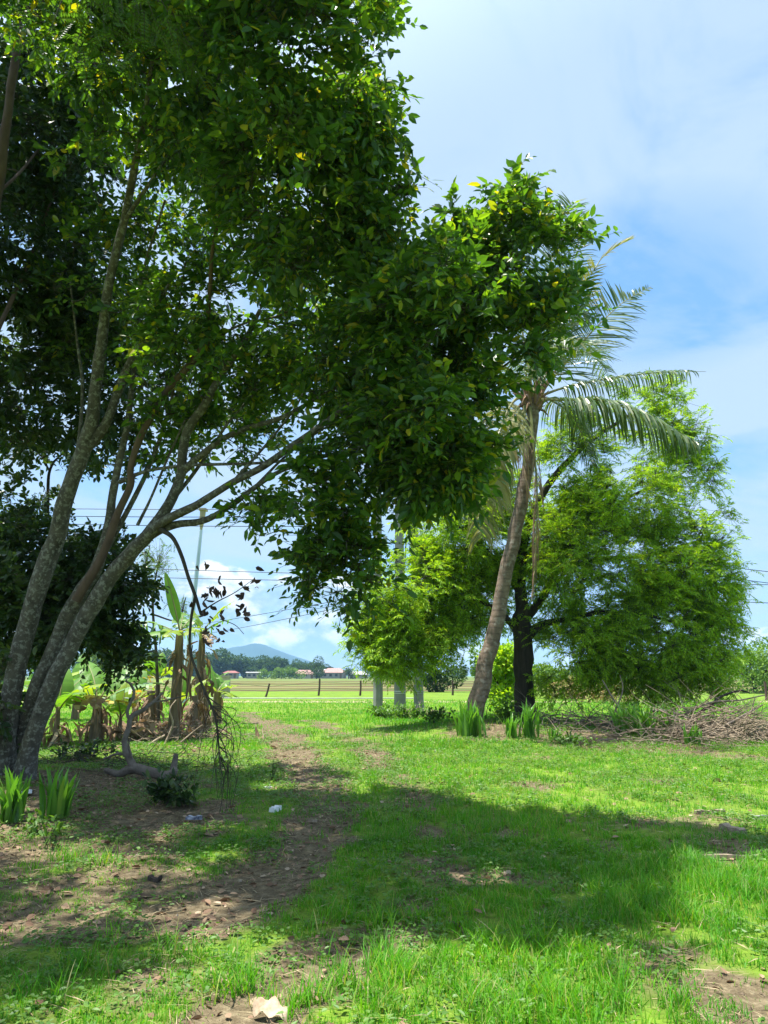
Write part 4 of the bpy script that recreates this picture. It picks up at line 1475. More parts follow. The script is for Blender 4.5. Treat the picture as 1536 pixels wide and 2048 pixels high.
house(462, 330, 5.5, 5, 2.4, .9, 'wall_grey', 'roof_red', 'far grey house with a small red roof beside the tan pillar', 0, 2)
house(508, 345, 6.0, 4, 2.6, .3, 'wall_grey', 'roof_grey', 'far roofless-looking grey block house below the forest', 0, 2, True)
house(608, 335, 8.5, 7, 1.9, 1.8, 'wall_white', 'roof_pink', 'far house with a wide faded red roof and pale walls', .15, 2)
house(668, 350, 10, 8, 2.6, 2.0, 'wall_grey', 'roof_pink', 'far house with a pinkish roof right of the round tree', -.1, 3)
house(645, 365, 8, 6, 2.8, 1.5, 'wall_white', 'roof_grey', 'far pale house with a grey roof behind the pinkish one', 0, 2)
house(716, 345, 9, 6, 1.8, 1.4, 'wall_white', 'roof_grey', 'far low house with a pale metal roof left of the square pole', .05, 2)

# ------------------------------------------------------------------ far trees
M['far_leaf'] = leaf_mat('far_foliage', [(0, (.03, .06, .016)), (.6, (.05, .10, .022)), (1, (.09, .14, .03))], trans=.25, rough=.7, spec=.1)
M['far_light'] = leaf_mat('far_light_foliage', [(0, (.09, .17, .03)), (.6, (.13, .23, .04)), (1, (.19, .28, .06))], trans=.3, rough=.7, spec=.1)
M['dry_bush'] = leaf_mat('dry_bush_leaf', [(0, (.25, .19, .07)), (.6, (.36, .28, .11)), (1, (.45, .4, .2))], trans=.3, tcol=(1, .9, .6), rough=.8)


def far_tree(name, loc, h, w, n, mat, seed, label, cat='tree', group=None, lf=.45, low=.25):
    g = np.random.default_rng(seed)
    t = thing(name, label, cat, loc, group)
    mb = MB()
    loc = np.array(loc, float)
    tube(mb, catmull([loc - [0, 0, .1], loc + [g.normal(0, .1), 0, h * .3], loc + [g.normal(0, .2), 0, h * .7]], 4), np.linspace(.035 * h, .012 * h, 9), 7, .1, seed)
    for k in range(6):
        a = g.uniform(0, 2 * PI)
        s = loc + [0, 0, h * g.uniform(.25, .5)]
        tube(mb, [s, s + [math.cos(a) * w * .2, math.sin(a) * w * .2, h * .15], s + [math.cos(a) * w * .36, math.sin(a) * w * .36, h * .32]], [.014 * h, .01 * h, .004 * h], 5, cap=False)
    mb.build('trunk', M['bark_dark'], t, smooth=True)
    cr = MB()
    nl = 9
    cs = np.stack([g.normal(0, w * .24, nl), g.normal(0, w * .24, nl), h * g.uniform(low + .12, .86, nl)], -1)
    cs[0] = [0, 0, h * .62]
    k = g.integers(0, nl, n)
    d = nrm(g.normal(0, 1, (n, 3)))
    rad = w * .27 * (.35 + .65 * g.random(n) ** .4) * (.75 + .5 * fbm(d * 2 + k[:, None], seed, 2))
    q = cs[k] + d * rad[:, None] * np.array([1, 1, .85])
    q[:, 2] = np.clip(q[:, 2], h * low * .6, None)
    q = q + loc
    leaf6(cr, q, nrm(d + g.normal(0, .6, d.shape)), nrm(np.array([0, 0, 1.0]) + g.normal(0, .5, d.shape)), lf * g.uniform(.6, 1.4, n), lf * .32 * g.uniform(.6, 1.4, n), .2, .2)
    cr.build('crown', M[mat], t)
    return t


protos = []
LAB_FAR = 'dark green tree in the far row beneath the mountain'
for s in range(5):
    protos.append(far_tree('forest_tree', on(-20 + s * 8, 240), 8.0, 7.5, 2600, 'far_leaf', 200 + s, LAB_FAR, group='trees of the far row', lf=.6, low=.03))
g = np.random.default_rng(5)
slots = []
for px in np.arange(160, 660, 13.5):
    y = 395 + g.uniform(-15, 30)
    hpx = np.interp(px, [160, 400, 430, 470, 520, 560, 600, 655], [55, 48, 46, 44, 40, 36, 33, 26]) + g.normal(0, 3.0)
    slots.append((px + g.normal(0, 3), y, hpx))
for px in (905, 925, 950, 975, 1000, 1075, 1100, 1130, 1160, 1190, 1220):
    slots.append((px, 300 + g.uniform(-10, 10), g.uniform(18, 26)))
for i, (px, y, hpx) in enumerate(slots):
    o = protos[i] if i < 5 else copy_tree(protos[i % 5])
    b = on(P(px, 1360, y)[0], y)
    o.location = b
    s = PX(hpx, y) / 8.0
    o.scale = (s * g.uniform(.95, 1.3), s, s)
    o.rotation_euler = (0, 0, g.uniform(0, 6))
    o['label'] = LAB_FAR if px < 800 else 'small far tree seen under the feathery tree'
    o['group'] = 'trees of the far row' if px < 800 else 'far trees under the feathery crown'
rt = far_tree('round_tree', on(P(633, 1360, 310)[0], 310), 9.0, 8.4, 2400, 'far_leaf', 300, 'round dark tree standing alone between the two red roofed houses', low=.1)
far_tree('round_tree', on(P(735, 1360, 385)[0], 385), 8.0, 12, 1600, 'far_leaf', 301, 'low dark tree behind the house beside the square pole', low=.1)
far_tree('round_tree', on(P(697, 1360, 300)[0], 300), 4.0, 4.6, 800, 'far_leaf', 302, 'small bushy tree between the pinkish roof and the pale metal roof', low=.05)
for k, px in enumerate((548, 563, 578, 593, 527)):
    far_tree('grove_plant', on(P(px, 1360, 300)[0], 300), 3.6 + .5 * (k % 3), 4.6, 500, 'far_light', 310 + k, 'pale green bushy plant in the row before the far forest', 'bush', 'pale bushes before the far forest', .5, .02)

for (px, py, Y, h, w, n, mat, lab, lf) in (
        (1510, 1385, 52, 3.0, 3.6, 2600, 'far_light', 'light green bush at the far right edge beyond the brush pile', .20),
        (1560, 1385, 58, 3.6, 4.2, 2200, 'far_light', 'pale green tree just outside the right edge', .22),
        (1455, 1385, 60, 2.6, 4.0, 2000, 'far_light', 'light green bush beyond the right end of the brush pile', .2),
        (1110, 1385, 40, 1.5, 2.4, 2200, 'far_light', 'light green bush seen right of the dark trunk', .14),
        (1215, 1380, 48, 1.8, 3.4, 2000, 'far_light', 'light green bush behind the low feathery foliage', .16),
        (1010, 1400, 22, 2.0, 1.7, 3600, 'tamarind', 'leafy shrub filling the gap between palm and dark trunk', .11),
        (985, 1350, 48, 3.2, 3.2, 2400, 'far_light', 'tall light shrub glimpsed left of the dark trunk', .2),
        (1150, 1395, 38, .85, 1.6, 1400, 'dry_bush', 'tan dry bush right of the dark trunk', .12),
        (1215, 1400, 34, .8, 1.9, 1300, 'dry_bush', 'tan dry bush half hidden behind the brush pile', .10),
        (875, 1385, 55, 2.4, 3.0, 2400, 'far_leaf', 'dark clump of bamboo-like shrub behind the round poles', .2),
        (20, 1360, 60, 4.2, 5.0, 2600, 'far_leaf', 'dark shrub glimpsed between the leaning trunks', .25),
        (235, 1360, 70, 3.6, 6.0, 2600, 'far_leaf', 'dark broad shrub behind the banana plants', .26)):
    q = P(px, py, Y)
    far_tree('shrub', on(q[0], Y), h, w, n, mat, int(px + Y), lab, 'bush', None, lf, .02)
# feathery sapling and slim saplings by the bananas
fs = on(P(318, 1400, 15.5)[0], 15.5)
sap = thing('feathery_sapling', 'thin sapling with sparse feathery leaves left of the lamp post', 'sapling', fs)
tm = MB()
Wf = [limb(tm, [(320, 1475, 15.5, 8), (316, 1400, 15.5, 7), (312, 1300, 15.5, 6), (306, 1200, 15.5, 5), (318, 1120, 15.5, 3)], 5, 6, .05, 91), limb(tm, [(306, 1200, 15.5, 4), (292, 1140, 15.5, 3), (300, 1090, 15.5, 2)], 5, 6, .05, 92), limb(tm, [(308, 1230, 15.5, 4), (355, 1240, 15.4, 3), (372, 1195, 15.3, 2)], 5, 6, .05, 93)]
tm.build('trunk', M['twig'], sap)
A_, C_ = lobes_pts([(318, 1120, 15.5, 30, 50, .4, 30), (292, 1120, 15.5, 22, 30, .3, 14), (365, 1210, 15.3, 18, 22, .2, 10)], 0, 12)
g = np.random.default_rng(9)
O = np.repeat(A_, 3, 0)
O = O + g.normal(0, .06, O.shape)
B, d, u, E = spray(O, g.normal(0, .6, O.shape) + [0, 0, -.2], np.tile([0, 0, 1.0], (len(O), 1)) + g.normal(0, .4, O.shape), .16, 12, 60, .2, .2, True, True, g)
cr = MB()
leaf4(cr, B, d, u, .032, .009)
sticks(cr, O, E, .0018, .001, 3, 1)
sticks(cr, np.repeat(C_, 3, 0) - [0, 0, .1], O, .003, .0018, 3, 1)
cr.build('leaves', [M['far_light'], M['twig']], sap)

# ------------------------------------------------------------------ banana plants


def banana_leaf(parent, base_, az, el, length, width, droop, mat, torn=0.3, seed=0, roll=0.0, label=None, petiole=.18):
    g = np.random.default_rng(seed)
    n = 22
    t = np.linspace(0, 1, n)
    e = R(el) - droop * t ** 1.3
    ds = length / (n - 1)
    stp = np.stack([np.cos(e) * math.cos(R(az)), np.cos(e) * math.sin(R(az)), np.sin(e)], -1) * ds
    path = np.array(base_) + np.concatenate([[np.zeros(3)], np.cumsum(stp[:-1], 0)])
    T = nrm(np.gradient(path, axis=0))
    side = nrm(np.cross(T, np.array([0, 0, 1.0]) + T * .01 + np.array([.05, .02, 0])))
    up = np.cross(side, T)
    cr_, sr_ = math.cos(R(roll)), math.sin(R(roll))
    side, up = side * cr_ + up * sr_, up * cr_ - side * sr_
    tw = np.clip((t - petiole) / (1 - petiole), 0, 1)
    wd = width * np.sin(PI * tw ** .72) ** .6 * (1 - .15 * tw)
    wd[tw <= 0] = .006
    mb = MB()
    tube(mb, path, np.linspace(.018, .003, n), 5, mi=1, cap=False)
    for sd in (1, -1):
        k = 0
        while k < n - 1:
            rip = g.random() < torn
            ln = 1 if rip else min(n - 1 - k, int(g.integers(1, 4)))
            dr = g.uniform(.15, .9) if rip else g.uniform(.05, .35) if torn > .05 else .10
            idx = np.arange(k, k + ln + 1)
            gapf = g.uniform(.0, .35) if rip else 0
            rows = []
            for f in (0, .35, .7, 1.0):
                rows.append(path[idx] + side[idx] * sd * (wd[idx] * f)[:, None] + up[idx] * (wd[idx] * (.32 * f - (dr + .1) * f * f))[:, None] + np.array([0, 0, -1.0]) * (wd[idx] * dr * f * f * .7)[:, None])
            rows = np.array(rows)
            if gapf:
                cen = rows.mean(1, keepdims=True)
                sh = np.array([0, .3, .7, 1.0])[:, None, None] * gapf
                rows = rows * (1 - sh) + cen * sh
            m = ln + 1
            V = rows.reshape(-1, 3)
            F = np.array([[a * m + b, a * m + b + 1, (a + 1) * m + b + 1, (a + 1) * m + b] for a in range(3) for b in range(ln)])
            mb.add(V, F, 0)
            k += ln
    o = mb.build('leaf', [M[mat], M['rachis']], parent, smooth=True)
    if label:
        o['label'] = label
    return o


def dead_skirt(parent, x, y, z0, z1, r, n, seed, spread=.25):
    g = np.random.default_rng(seed)
    mb = MB()
    for k in range(n):
        a = g.uniform(0, 2 * PI)
        zt = g.uniform(z0 + (z1 - z0) * .35, z1)
        ln = g.uniform(.25, .75) * min(1.0, (zt - z0) / .7 + .2)
        s = np.array([x + math.cos(a) * r, y + math.sin(a) * r, zt])
        o1 = s + np.array([math.cos(a) * g.uniform(.02, spread), math.sin(a) * g.uniform(.02, spread), -ln * .3])
        o2 = o1 + np.array([g.normal(0, .05), g.normal(0, .05), -ln * .7])
        path = catmull([s, o1, o2], 4)
        w = g.uniform(.015, .05)
        tn = np.array([-math.sin(a + g.normal(0, .8)), math.cos(a + g.normal(0, .8)), 0])
        prof = w * np.array([.4, .8, 1, 1, .95, .85, .7, .5, .15])
        off = g.normal(0, .012, (9, 1)) * np.array([[math.cos(a), math.sin(a), 0]])
        V = np.concatenate([path + tn * prof[:, None] + off, path + off * -1.5, path - tn * prof[:, None] + off])
        F = [[i, i + 1, 10 + i, 9 + i] for i in range(8)] + [[9 + i, 10 + i, 19 + i, 18 + i] for i in range(8)]
        mb.add(V, F)
    return mb.build('dead_leaves', M['banana_dead'], parent)


def banana(px, py, top_py, wpx, lab, leaves, skirt=0, seed=0, lean=0.0, dy=0.0):
    b = G(px, py)
    Y = b[1] + dy
    b = on(b[0] * Y / b[1], Y, -.02)
    t = thing('banana_plant', lab, 'banana plant', b)
    h = PX(py - top_py, Y)
    top = b + np.array([lean, 0, h])
    mb = MB()
    path = catmull([b, (b + top) / 2 + [lean * .1, 0, 0], top], 6)
    r = PX(wpx, Y) / 2
    tube(mb, path, np.linspace(r * 1.25, r * .7, len(path)), 10, .12, seed)
    mb.build('stem', M['banana_stem'], t, smooth=True)
    for k, lf in enumerate(leaves):
        az, el, ln, wd, dr, mat = lf[:6]
        torn = lf[6] if len(lf) > 6 else .3
        roll = lf[7] if len(lf) > 7 else 0
        labl = 'yellowed leaf' if mat == 'banana_yellow' else 'dried brown leaf' if mat == 'banana_dead' else None
        banana_leaf(t, top - [0, 0, g.uniform(0, .06)], az, el, ln * 1.3, wd * 1.55, dr, mat, torn, seed * 31 + k, roll, labl)
    if skirt:
        dead_skirt(t, b[0] + lean * .4, b[1], b[2], top[2], r * 1.1, int(skirt * .62), seed)
    return t


g = np.random.default_rng(12)
banana(345, 1482, 1272, 20, 'tallest banana plant with a single upright new leaf and a bare scarred stem',
       [(165, 74, .95, .075, .12, 'banana', .0, 62), (178, 30, .95, .17, .9, 'banana_pale', .7), (200, 8, .75, .16, 1.0, 'banana', .3), (20, 30, .45, .12, 1.2, 'banana_lime', .3), (60, 55, .5, .11, .8, 'banana', .4), (260, 10, .5, .13, .9, 'banana_lime', .5), (100, 50, .6, .13, .6, 'banana', .4)], 26, 1, .03)
banana(394, 1455, 1270, 17, 'tall banana plant with lime leaves behind the hanging branch',
       [(10, 58, .75, .11, .5, 'banana_lime', .3), (30, 45, .6, .12, .8, 'banana', .3), (160, 70, .5, .10, .4, 'banana_lime', .2), (-20, -10, .4, .08, .8, 'banana_dead', .8), (250, 20, .55, .12, 1.2, 'banana_lime', .4), (200, 10, .5, .12, 1.2, 'banana', .5), (-50, -20, .45, .08, .7, 'banana_dead', .8)], 46, 2, .02)
banana(432, 1448, 1385, 18, 'small banana plant at the right end of the row, beside the dirt track',
       [(150, 75, .45, .11, .3, 'banana', .05), (110, 60, .45, .12, .4, 'banana', .1), (-5, 35, .45, .12, .8, 'banana_lime', .2), (240, 40, .5, .12, .9, 'banana_lime', .3), (-40, 10, .45, .11, 1.0, 'banana_lime', .3), (60, 50, .4, .1, .7, 'banana', .2), (0, 0, .42, .12, .5, 'banana_lime', .1)], 10, 3)
banana(312, 1440, 1360, 11, 'banana plant with broad yellow-green drooping leaves left of the tallest one',
       [(200, 50, .75, .19, 1.4, 'banana_lime', .15), (-10, 55, .7, .18, 1.5, 'banana_lime', .25), (90, 80, .6, .12, .4, 'banana', .1), (250, 60, .75, .17, 1.2, 'banana', .2), (150, 30, .5, .13, 1.1, 'banana_yellow', .3)], 8, 4)
banana(190, 1485, 1405, 22, 'squat banana plant with a folded dry leaf and a yellow one',
       [(178, 40, .95, .17, .9, 'banana_pale', .1), (12, 35, .95, .17, .8, 'banana_pale', .15), (5, 8, .55, .10, .5, 'banana_yellow', .3), (255, 40, .55, .13, 2.6, 'banana_dead', .1), (285, 50, .5, .12, 2.6, 'banana_dead', .2), (130, 60, .9, .16, .8, 'banana', .2), (60, 62, .85, .16, .8, 'banana', .2)], 22, 5)
banana(110, 1490, 1420, 12, 'low banana plant with pale broad leaves beside the leaning trunk',
       [(185, 45, .75, .16, .9, 'banana_pale', .1), (8, 50, .75, .16, 1.0, 'banana_lime', .15), (100, 78, .65, .14, .4, 'banana', .05), (240, 45, .7, .15, 1.0, 'banana_lime', .15), (320, 45, .7, .15, 1.0, 'banana', .15), (60, 60, .7, .15, .7, 'banana', .1)], 10, 6)
banana(238, 1480, 1435, 9, 'young lime banana sucker in the middle of the dry leaves',
       [(180, 55, .6, .13, .9, 'banana_lime', .1), (10, 58, .6, .13, .9, 'banana_lime', .1), (90, 78, .55, .11, .4, 'banana_lime', .05), (280, 50, .5, .13, 1.0, 'banana', .1)], 4, 7)
banana(150, 1440, 1380, 14, 'banana plant with dark leaves at the back left of the row',
       [(170, 50, 1.1, .2, 1.0, 'banana', .2), (20, 45, 1.1, .2, .9, 'banana_pale', .15), (90, 75, .9, .16, .5, 'banana', .2), (300, 35, .9, .19, 1.0, 'banana', .2), (230, 50, .9, .19, 1.0, 'banana_lime', .2)], 8, 8)
banana(268, 1455, 1395, 13, 'banana plant behind the crooked branch with half dried leaves',
       [(160, 52, .8, .16, .9, 'banana', .2), (30, 52, .75, .16, 1.0, 'banana_lime', .3), (270, 40, .6, .14, 1.2, 'banana_yellow', .4), (0, 0, .5, .08, .9, 'banana_dead', .6), (100, 70, .7, .14, .5, 'banana', .1)], 14, 9)
banana(358, 1462, 1405, 9, 'slender lime banana sucker just right of the tallest plant',
       [(170, 60, .55, .10, .8, 'banana', .1), (15, 62, .6, .11, .8, 'banana_lime', .1), (90, 80, .6, .1, .3, 'banana', .05), (270, 48, .5, .11, 1.0, 'banana_lime', .1)], 3, 30)
banana(412, 1440, 1380, 9, 'slender green banana sucker between the lamp post and the smallest plant',
       [(170, 55, .55, .10, .9, 'banana_lime', .1), (20, 60, .6, .11, .8, 'banana', .1), (100, 78, .55, .1, .3, 'banana', .05), (280, 45, .5, .11, 1.0, 'banana', .1)], 3, 31)
banana(60, 1475, 1400, 12, 'banana plant half hidden behind the leaning trunk',
       [(170, 50, .9, .15, 1.0, 'banana', .2), (15, 50, .9, .15, .9, 'banana_lime', .2), (90, 75, .8, .13, .4, 'banana', .1), (290, 45, .8, .14, 1.0, 'banana_pale', .1)], 6, 32)
for k, (px, py, tp_, w, lab) in enumerate(((297, 1468, 1385, 22, 'dead banana stump wrapped in dry brown leaves, left of the tallest plant'),
                                          (384, 1475, 1395, 20, 'dead banana stump in brown leaves under the lamp post'),
                                          (112, 1492, 1460, 16, 'short dark rotten banana stump nearest the leaning trunk'),
                                          (408, 1460, 1400, 16, 'thin dead banana stump just left of the smallest plant'))):
    banana(px, py, tp_, w, lab, [(200 + k * 60, -30, .4, .07, .9, 'banana_dead', .7), (20 + k * 50, -10, .4, .08, 1.1, 'banana_dead', .7)], 26, 20 + k)

g = np.random.default_rng(41)
mb = MB()
cen = G(270, 1478)
for k in range(70):
    x, y = cen[0] + g.normal(0, .75), cen[1] + g.normal(0, .45)
    a = g.uniform(0, 2 * PI)
    l = g.uniform(.2, .6)
    n = 7
    t = np.linspace(-.5, .5, n)
    pth = np.stack([x + np.cos(a) * t * l, y + np.sin(a) * t * l, np.full(n, float(gz(x, y))) + .03 + g.uniform(0, .22) + .06 * np.sin(t * 7 + a) + g.normal(0, .12) * t], -1)
    sd = np.array([-math.sin(a), math.cos(a), g.normal(0, .5)])
    w = g.uniform(.02, .06) * np.array([.3, .8, 1, 1, .9, .6, .1])
    up = g.normal(0, .012, (n, 1)) * np.array([[0, 0, 1]])
    V = np.concatenate([pth + sd * w[:, None] + up, pth - up, pth - sd * w[:, None] + up])
    F = [[i, i + 1, n + i + 1, n + i] for i in range(n - 1)] + [[n + i, n + i + 1, 2 * n + i + 1, 2 * n + i] for i in range(n - 1)]
    mb.add(V, F)
tag(mb.build('fallen_foliage', M['banana_dead'], origin=cen), 'dry brown banana leaves heaped on the ground between the stems', 'leaves', kind='stuff')

# ------------------------------------------------------------------ strap-leaved lilies


def lily(px, py, h, n, sp, lab, seed, w=.022):
    g = np.random.default_rng(seed)
    b = G(px, py)
    t = thing('spider_lily', lab, 'lily plant', b, None)
    m = 7
    mb = MB()
    for k in range(n):
        a = g.uniform(0, 2 * PI)
        s = b + np.array([g.normal(0, sp * .4), g.normal(0, sp * .35), -.02])
        ln = h * g.uniform(.7, 1.25)
        bend = g.uniform(.1, .75) if g.random() < .75 else g.uniform(.8, 1.5)
        q = np.linspace(0, 1, m)
        e = PI / 2 - g.uniform(.02, .25) - bend * q ** 1.8
        st = np.stack([np.cos(e) * math.cos(a), np.cos(e) * math.sin(a), np.sin(e)], -1) * ln / (m - 1)
        path = s + np.concatenate([[np.zeros(3)], np.cumsum(st[:-1], 0)])
        tn = np.array([-math.sin(a), math.cos(a), 0])
        nn = np.array([math.cos(a), math.sin(a), 0])
        ww = w * np.array([.6, .9, 1, 1, .85, .55, .06]) * g.uniform(.8, 1.2)
        V = np.concatenate([path + tn * ww[:, None] - nn * (ww * .3)[:, None], path, path - tn * ww[:, None] - nn * (ww * .3)[:, None]])
        F = [[i, i + 1, m + i + 1, m + i] for i in range(m - 1)] + [[m + i, m + i + 1, 2 * m + i + 1, 2 * m + i] for i in range(m - 1)]
        mb.add(V, F)
    mb.build('leaves', M['lily'], t, smooth=True)
    return t


lily(940, 1472, .56, 75, .30, 'largest bright strap-leaved lily clump at the foot of the palm', 1)
lily(1022, 1474, .42, 24, .18, 'small spreading lily clump between the palm and the dark trunk', 2)
lily(1056, 1474, .58, 34, .14, 'upright lily clump against the front of the dark trunk', 3)
lily(1108, 1478, .24, 12, .12, 'tiny lily tuft just right of the dark trunk', 4)
lily(1252, 1470, .56, 60, .24, 'shaded lily clump, leftmost of the row before the brush pile', 5)
lily(1288, 1474, .54, 50, .22, 'shaded lily clump in the middle of the row before the brush pile', 6)
lily(1328, 1472, .52, 56, .22, 'shaded lily clump at the right end of the row before the brush pile', 7)
lily(1384, 1488, .34, 26, .18, 'low thin lily tuft standing apart in front of the brush pile', 8)
lily(18, 1640, .44, 36, .14, 'long-leaved lily clump at the foot of the leaning tree, at the left edge', 9)
lily(122, 1632, .42, 46, .16, 'dark lily clump right of the leaning tree foot', 10)

# ------------------------------------------------------------------ fallen branches and brush


def ground_limb(pts, name, lab, mat, cat='branch', seed=0, seg=10, parts=(), grp=None):
    """pts: (px, py, lift, width_px, dY) resting along the ground"""
    b = G(pts[0][0], pts[0][1])
    mb = MB()
    for k, chain in enumerate((pts,) + tuple(parts)):
        p = []
        r = []
        for (px, py, Y, w) in chain:
            p.append(P(px, py, Y))
            r.append(PX(w, Y) * .38)
        path = catmull(p, 7)
        rad = np.interp(np.linspace(0, len(r) - 1, len(path)), np.arange(len(r)), r)
        wob = np.stack([fbm(path * 5 + kk * 7, seed + kk, 2) for kk in range(3)], -1) - .5
        tube(mb, path + wob * rad[:, None] * 1.3, rad, seg, .15, seed + k)
    o = mb.build(name, M[mat], smooth=True, origin=b)
    return tag(o, lab, cat, grp)


fy = G(300, 1556)[1]
ground_limb([(212, 1541, fy + .1, 13), (235, 1547, fy, 18), (258, 1536, fy, 23), (285, 1539, fy, 25), (320, 1551, fy - .05, 22), (346, 1547, fy, 20), (350, 1535, fy + .1, 16), (354, 1510, fy + .15, 11)],
            'fallen_branch', 'thick crooked grey branch lying on the ground with one arm bent upwards', 'branch_wood', seed=3,
            parts=([(272, 1539, fy, 20), (262, 1528, fy, 19), (252, 1505, fy + .05, 16), (250, 1480, fy + .1, 14), (258, 1455, fy + .15, 13), (262, 1435, fy + .2, 13), (285, 1422, fy + .3, 11), (305, 1405, fy + .4, 8), (325, 1385, fy + .5, 6)],
                   [(262, 1440, fy + .2, 10), (255, 1425, fy + .2, 8), (268, 1390, fy + .25, 7), (262, 1370, fy + .3, 6), (250, 1362, fy + .3, 4)],
                   [(256, 1510, fy + .05, 10), (235, 1508, fy + .1, 7), (208, 1518, fy + .2, 5)], [(262, 1515, fy, 7), (258, 1490, fy, 5), (262, 1475, fy, 4)],
                   [(305, 1405, fy + .4, 5), (345, 1398, fy + .45, 4), (375, 1390, fy + .5, 2.5)]))
by = G(370, 1492)[1]
ground_limb([(335, 1495, by, 9), (360, 1494, by, 12), (385, 1497, by, 7)], 'dead_branch', 'short dark broken log below the tallest banana plant', 'bark_dark', seed=5, seg=7)
ground_limb([(325, 1500, by, 6), (345, 1450, by + .1, 5), (340, 1420, by + .1, 4), (352, 1400, by + .2, 3)], 'dead_branch', 'pale forked stick leaning up against the tallest banana plant', 'dry_wood', seed=6, seg=6)
ground_limb([(268, 1506, by, 6), (300, 1488, by, 7), (330, 1470, by + .2, 6)], 'dead_branch', 'straw coloured stalk lying across the dry banana leaves', 'dry_wood', seed=7, seg=6)
ground_limb([(362, 1485, by, 5), (385, 1465, by + .1, 4), (405, 1450, by + .2, 3)], 'dead_branch', 'thin pale stick right of the tallest banana plant', 'dry_wood', seed=8, seg=6)
ground_limb([(365, 1502, by - .2, 3), (420, 1500, by - .2, 3), (480, 1508, by - .3, 2)], 'dead_branch', 'long thin stick lying in the grass below the hanging branch', 'twig', seed=9, seg=5)
ty = G(1420, 1440)[1]
for k, (ch, lab, mt) in enumerate((
        ([(1380, 1440, 15, 8), (1415, 1415, 15, 7), (1445, 1392, 15.2, 6), (1480, 1382, 15.3, 6), (1500, 1386, 15.3, 3)], 'black curved dead limb sticking up from the right of the brush pile', 'bark_dark'),
        ([(1365, 1430, 15, 6), (1420, 1405, 15, 5), (1480, 1400, 15, 4), (1530, 1390, 15, 3)], 'long pale dead branch rising to the right out of the brush pile', 'dry_wood'),
        ([(1250, 1430, 15.5, 6), (1222, 1390, 15.6, 5), (1205, 1360, 15.7, 3)], 'pale bare branch standing up behind the shaded lilies', 'dry_wood'),
        ([(1230, 1425, 15.6, 6), (1245, 1380, 15.6, 4), (1240, 1350, 15.7, 2)], 'thin bare branch standing beside the tan dry bush', 'dry_wood'),
        ([(1420, 1470, 14, 7), (1470, 1440, 14.2, 6), (1525, 1410, 14.5, 4)], 'grey dead branch slanting over the front of the brush pile', 'branch_wood'),
        ([(1300, 1420, 15, 7), (1345, 1425, 14.8, 6), (1400, 1445, 14.5, 5), (1440, 1470, 14.2, 3)], 'bent grey dead branch lying on top of the brush pile', 'branch_wood'),
        ([(1470, 1450, 14.3, 5), (1500, 1425, 14.4, 4), (1510, 1395, 14.5, 2.5)], 'short forked dead branch at the right end of the brush pile', 'dry_wood'))):
    ground_limb(ch, 'dead_branch', lab, mt, seed=40 + k, seg=6)


def brush(name, cx, cy, rx, ry, h, n, mat, lab, seed, ln=(.3, 1.2), r=(.004, .012)):
    g = np.random.default_rng(seed)
    mb = MB()
    A = []
    for k in range(n):
        q = g.normal(0, .5, 2)
        x, y = cx + q[0] * rx, cy + q[1] * ry
        z = float(gz(x, y)) + h * g.random() ** 1.6 * math.exp(-(q @ q) * 1.2)
        a = g.uniform(0, 2 * PI)
        e = g.normal(.12, .3)
        l = g.uniform(*ln)
        d = np.array([math.cos(a) * math.cos(e), math.sin(a) * math.cos(e), math.sin(e)])
        pts = [np.array([x, y, z])]
        for s in range(4):
            d = nrm(d + g.normal(0, .22, 3) + [0, 0, -.05])
            nx = pts[-1] + d * l / 4
            nx[2] = max(nx[2], float(gz(nx[0], nx[1])) + .005)
            pts.append(nx)
        A.append(pts)
    A = np.array(A)
    rr = g.uniform(*r, n)
    for s in range(4):
        sticks(mb, A[:, s], A[:, s + 1], rr * (1 - s * .2), rr * (1 - (s + 1) * .2), 4)
    o = mb.build(name, M[mat], origin=(cx, cy, float(gz(cx, cy))))
    return tag(o, lab, 'brushwood', kind='stuff')


c = P(1440, 1440, 14.6)
brush('brushwood', c[0], 14.6, 1.9, 1.0, .6, 1100, 'dry_wood', 'tangled pile of pale dead twigs at the right', 1)
c = P(1200, 1440, 15.6)
brush('brushwood', c[0], 16.2, 2.0, .9, .30, 380, 'branch_wood', 'tangle of darker dead twigs in the shade behind the lilies', 2)
c = G(330, 1480)
brush('brushwood', c[0], c[1], 1.3, .8, .42, 460, 'dry_wood', 'dry sticks and stalks around the banana stems', 3, (.2, .8), (.003, .010))
c = G(250, 1530)
brush('brushwood', c[0], c[1], 1.6, 1.0, .15, 260, 'twig', 'thin dark twigs on the ground behind the crooked branch', 4, (.2, .7), (.002, .006))
c = G(840, 1428)
brush('brushwood', c[0], c[1], .9, .5, .12, 120, 'dry_wood', 'dry twigs beside the round poles', 5, (.2, .7), (.004, .012))

# ------------------------------------------------------------------ low leafy plants


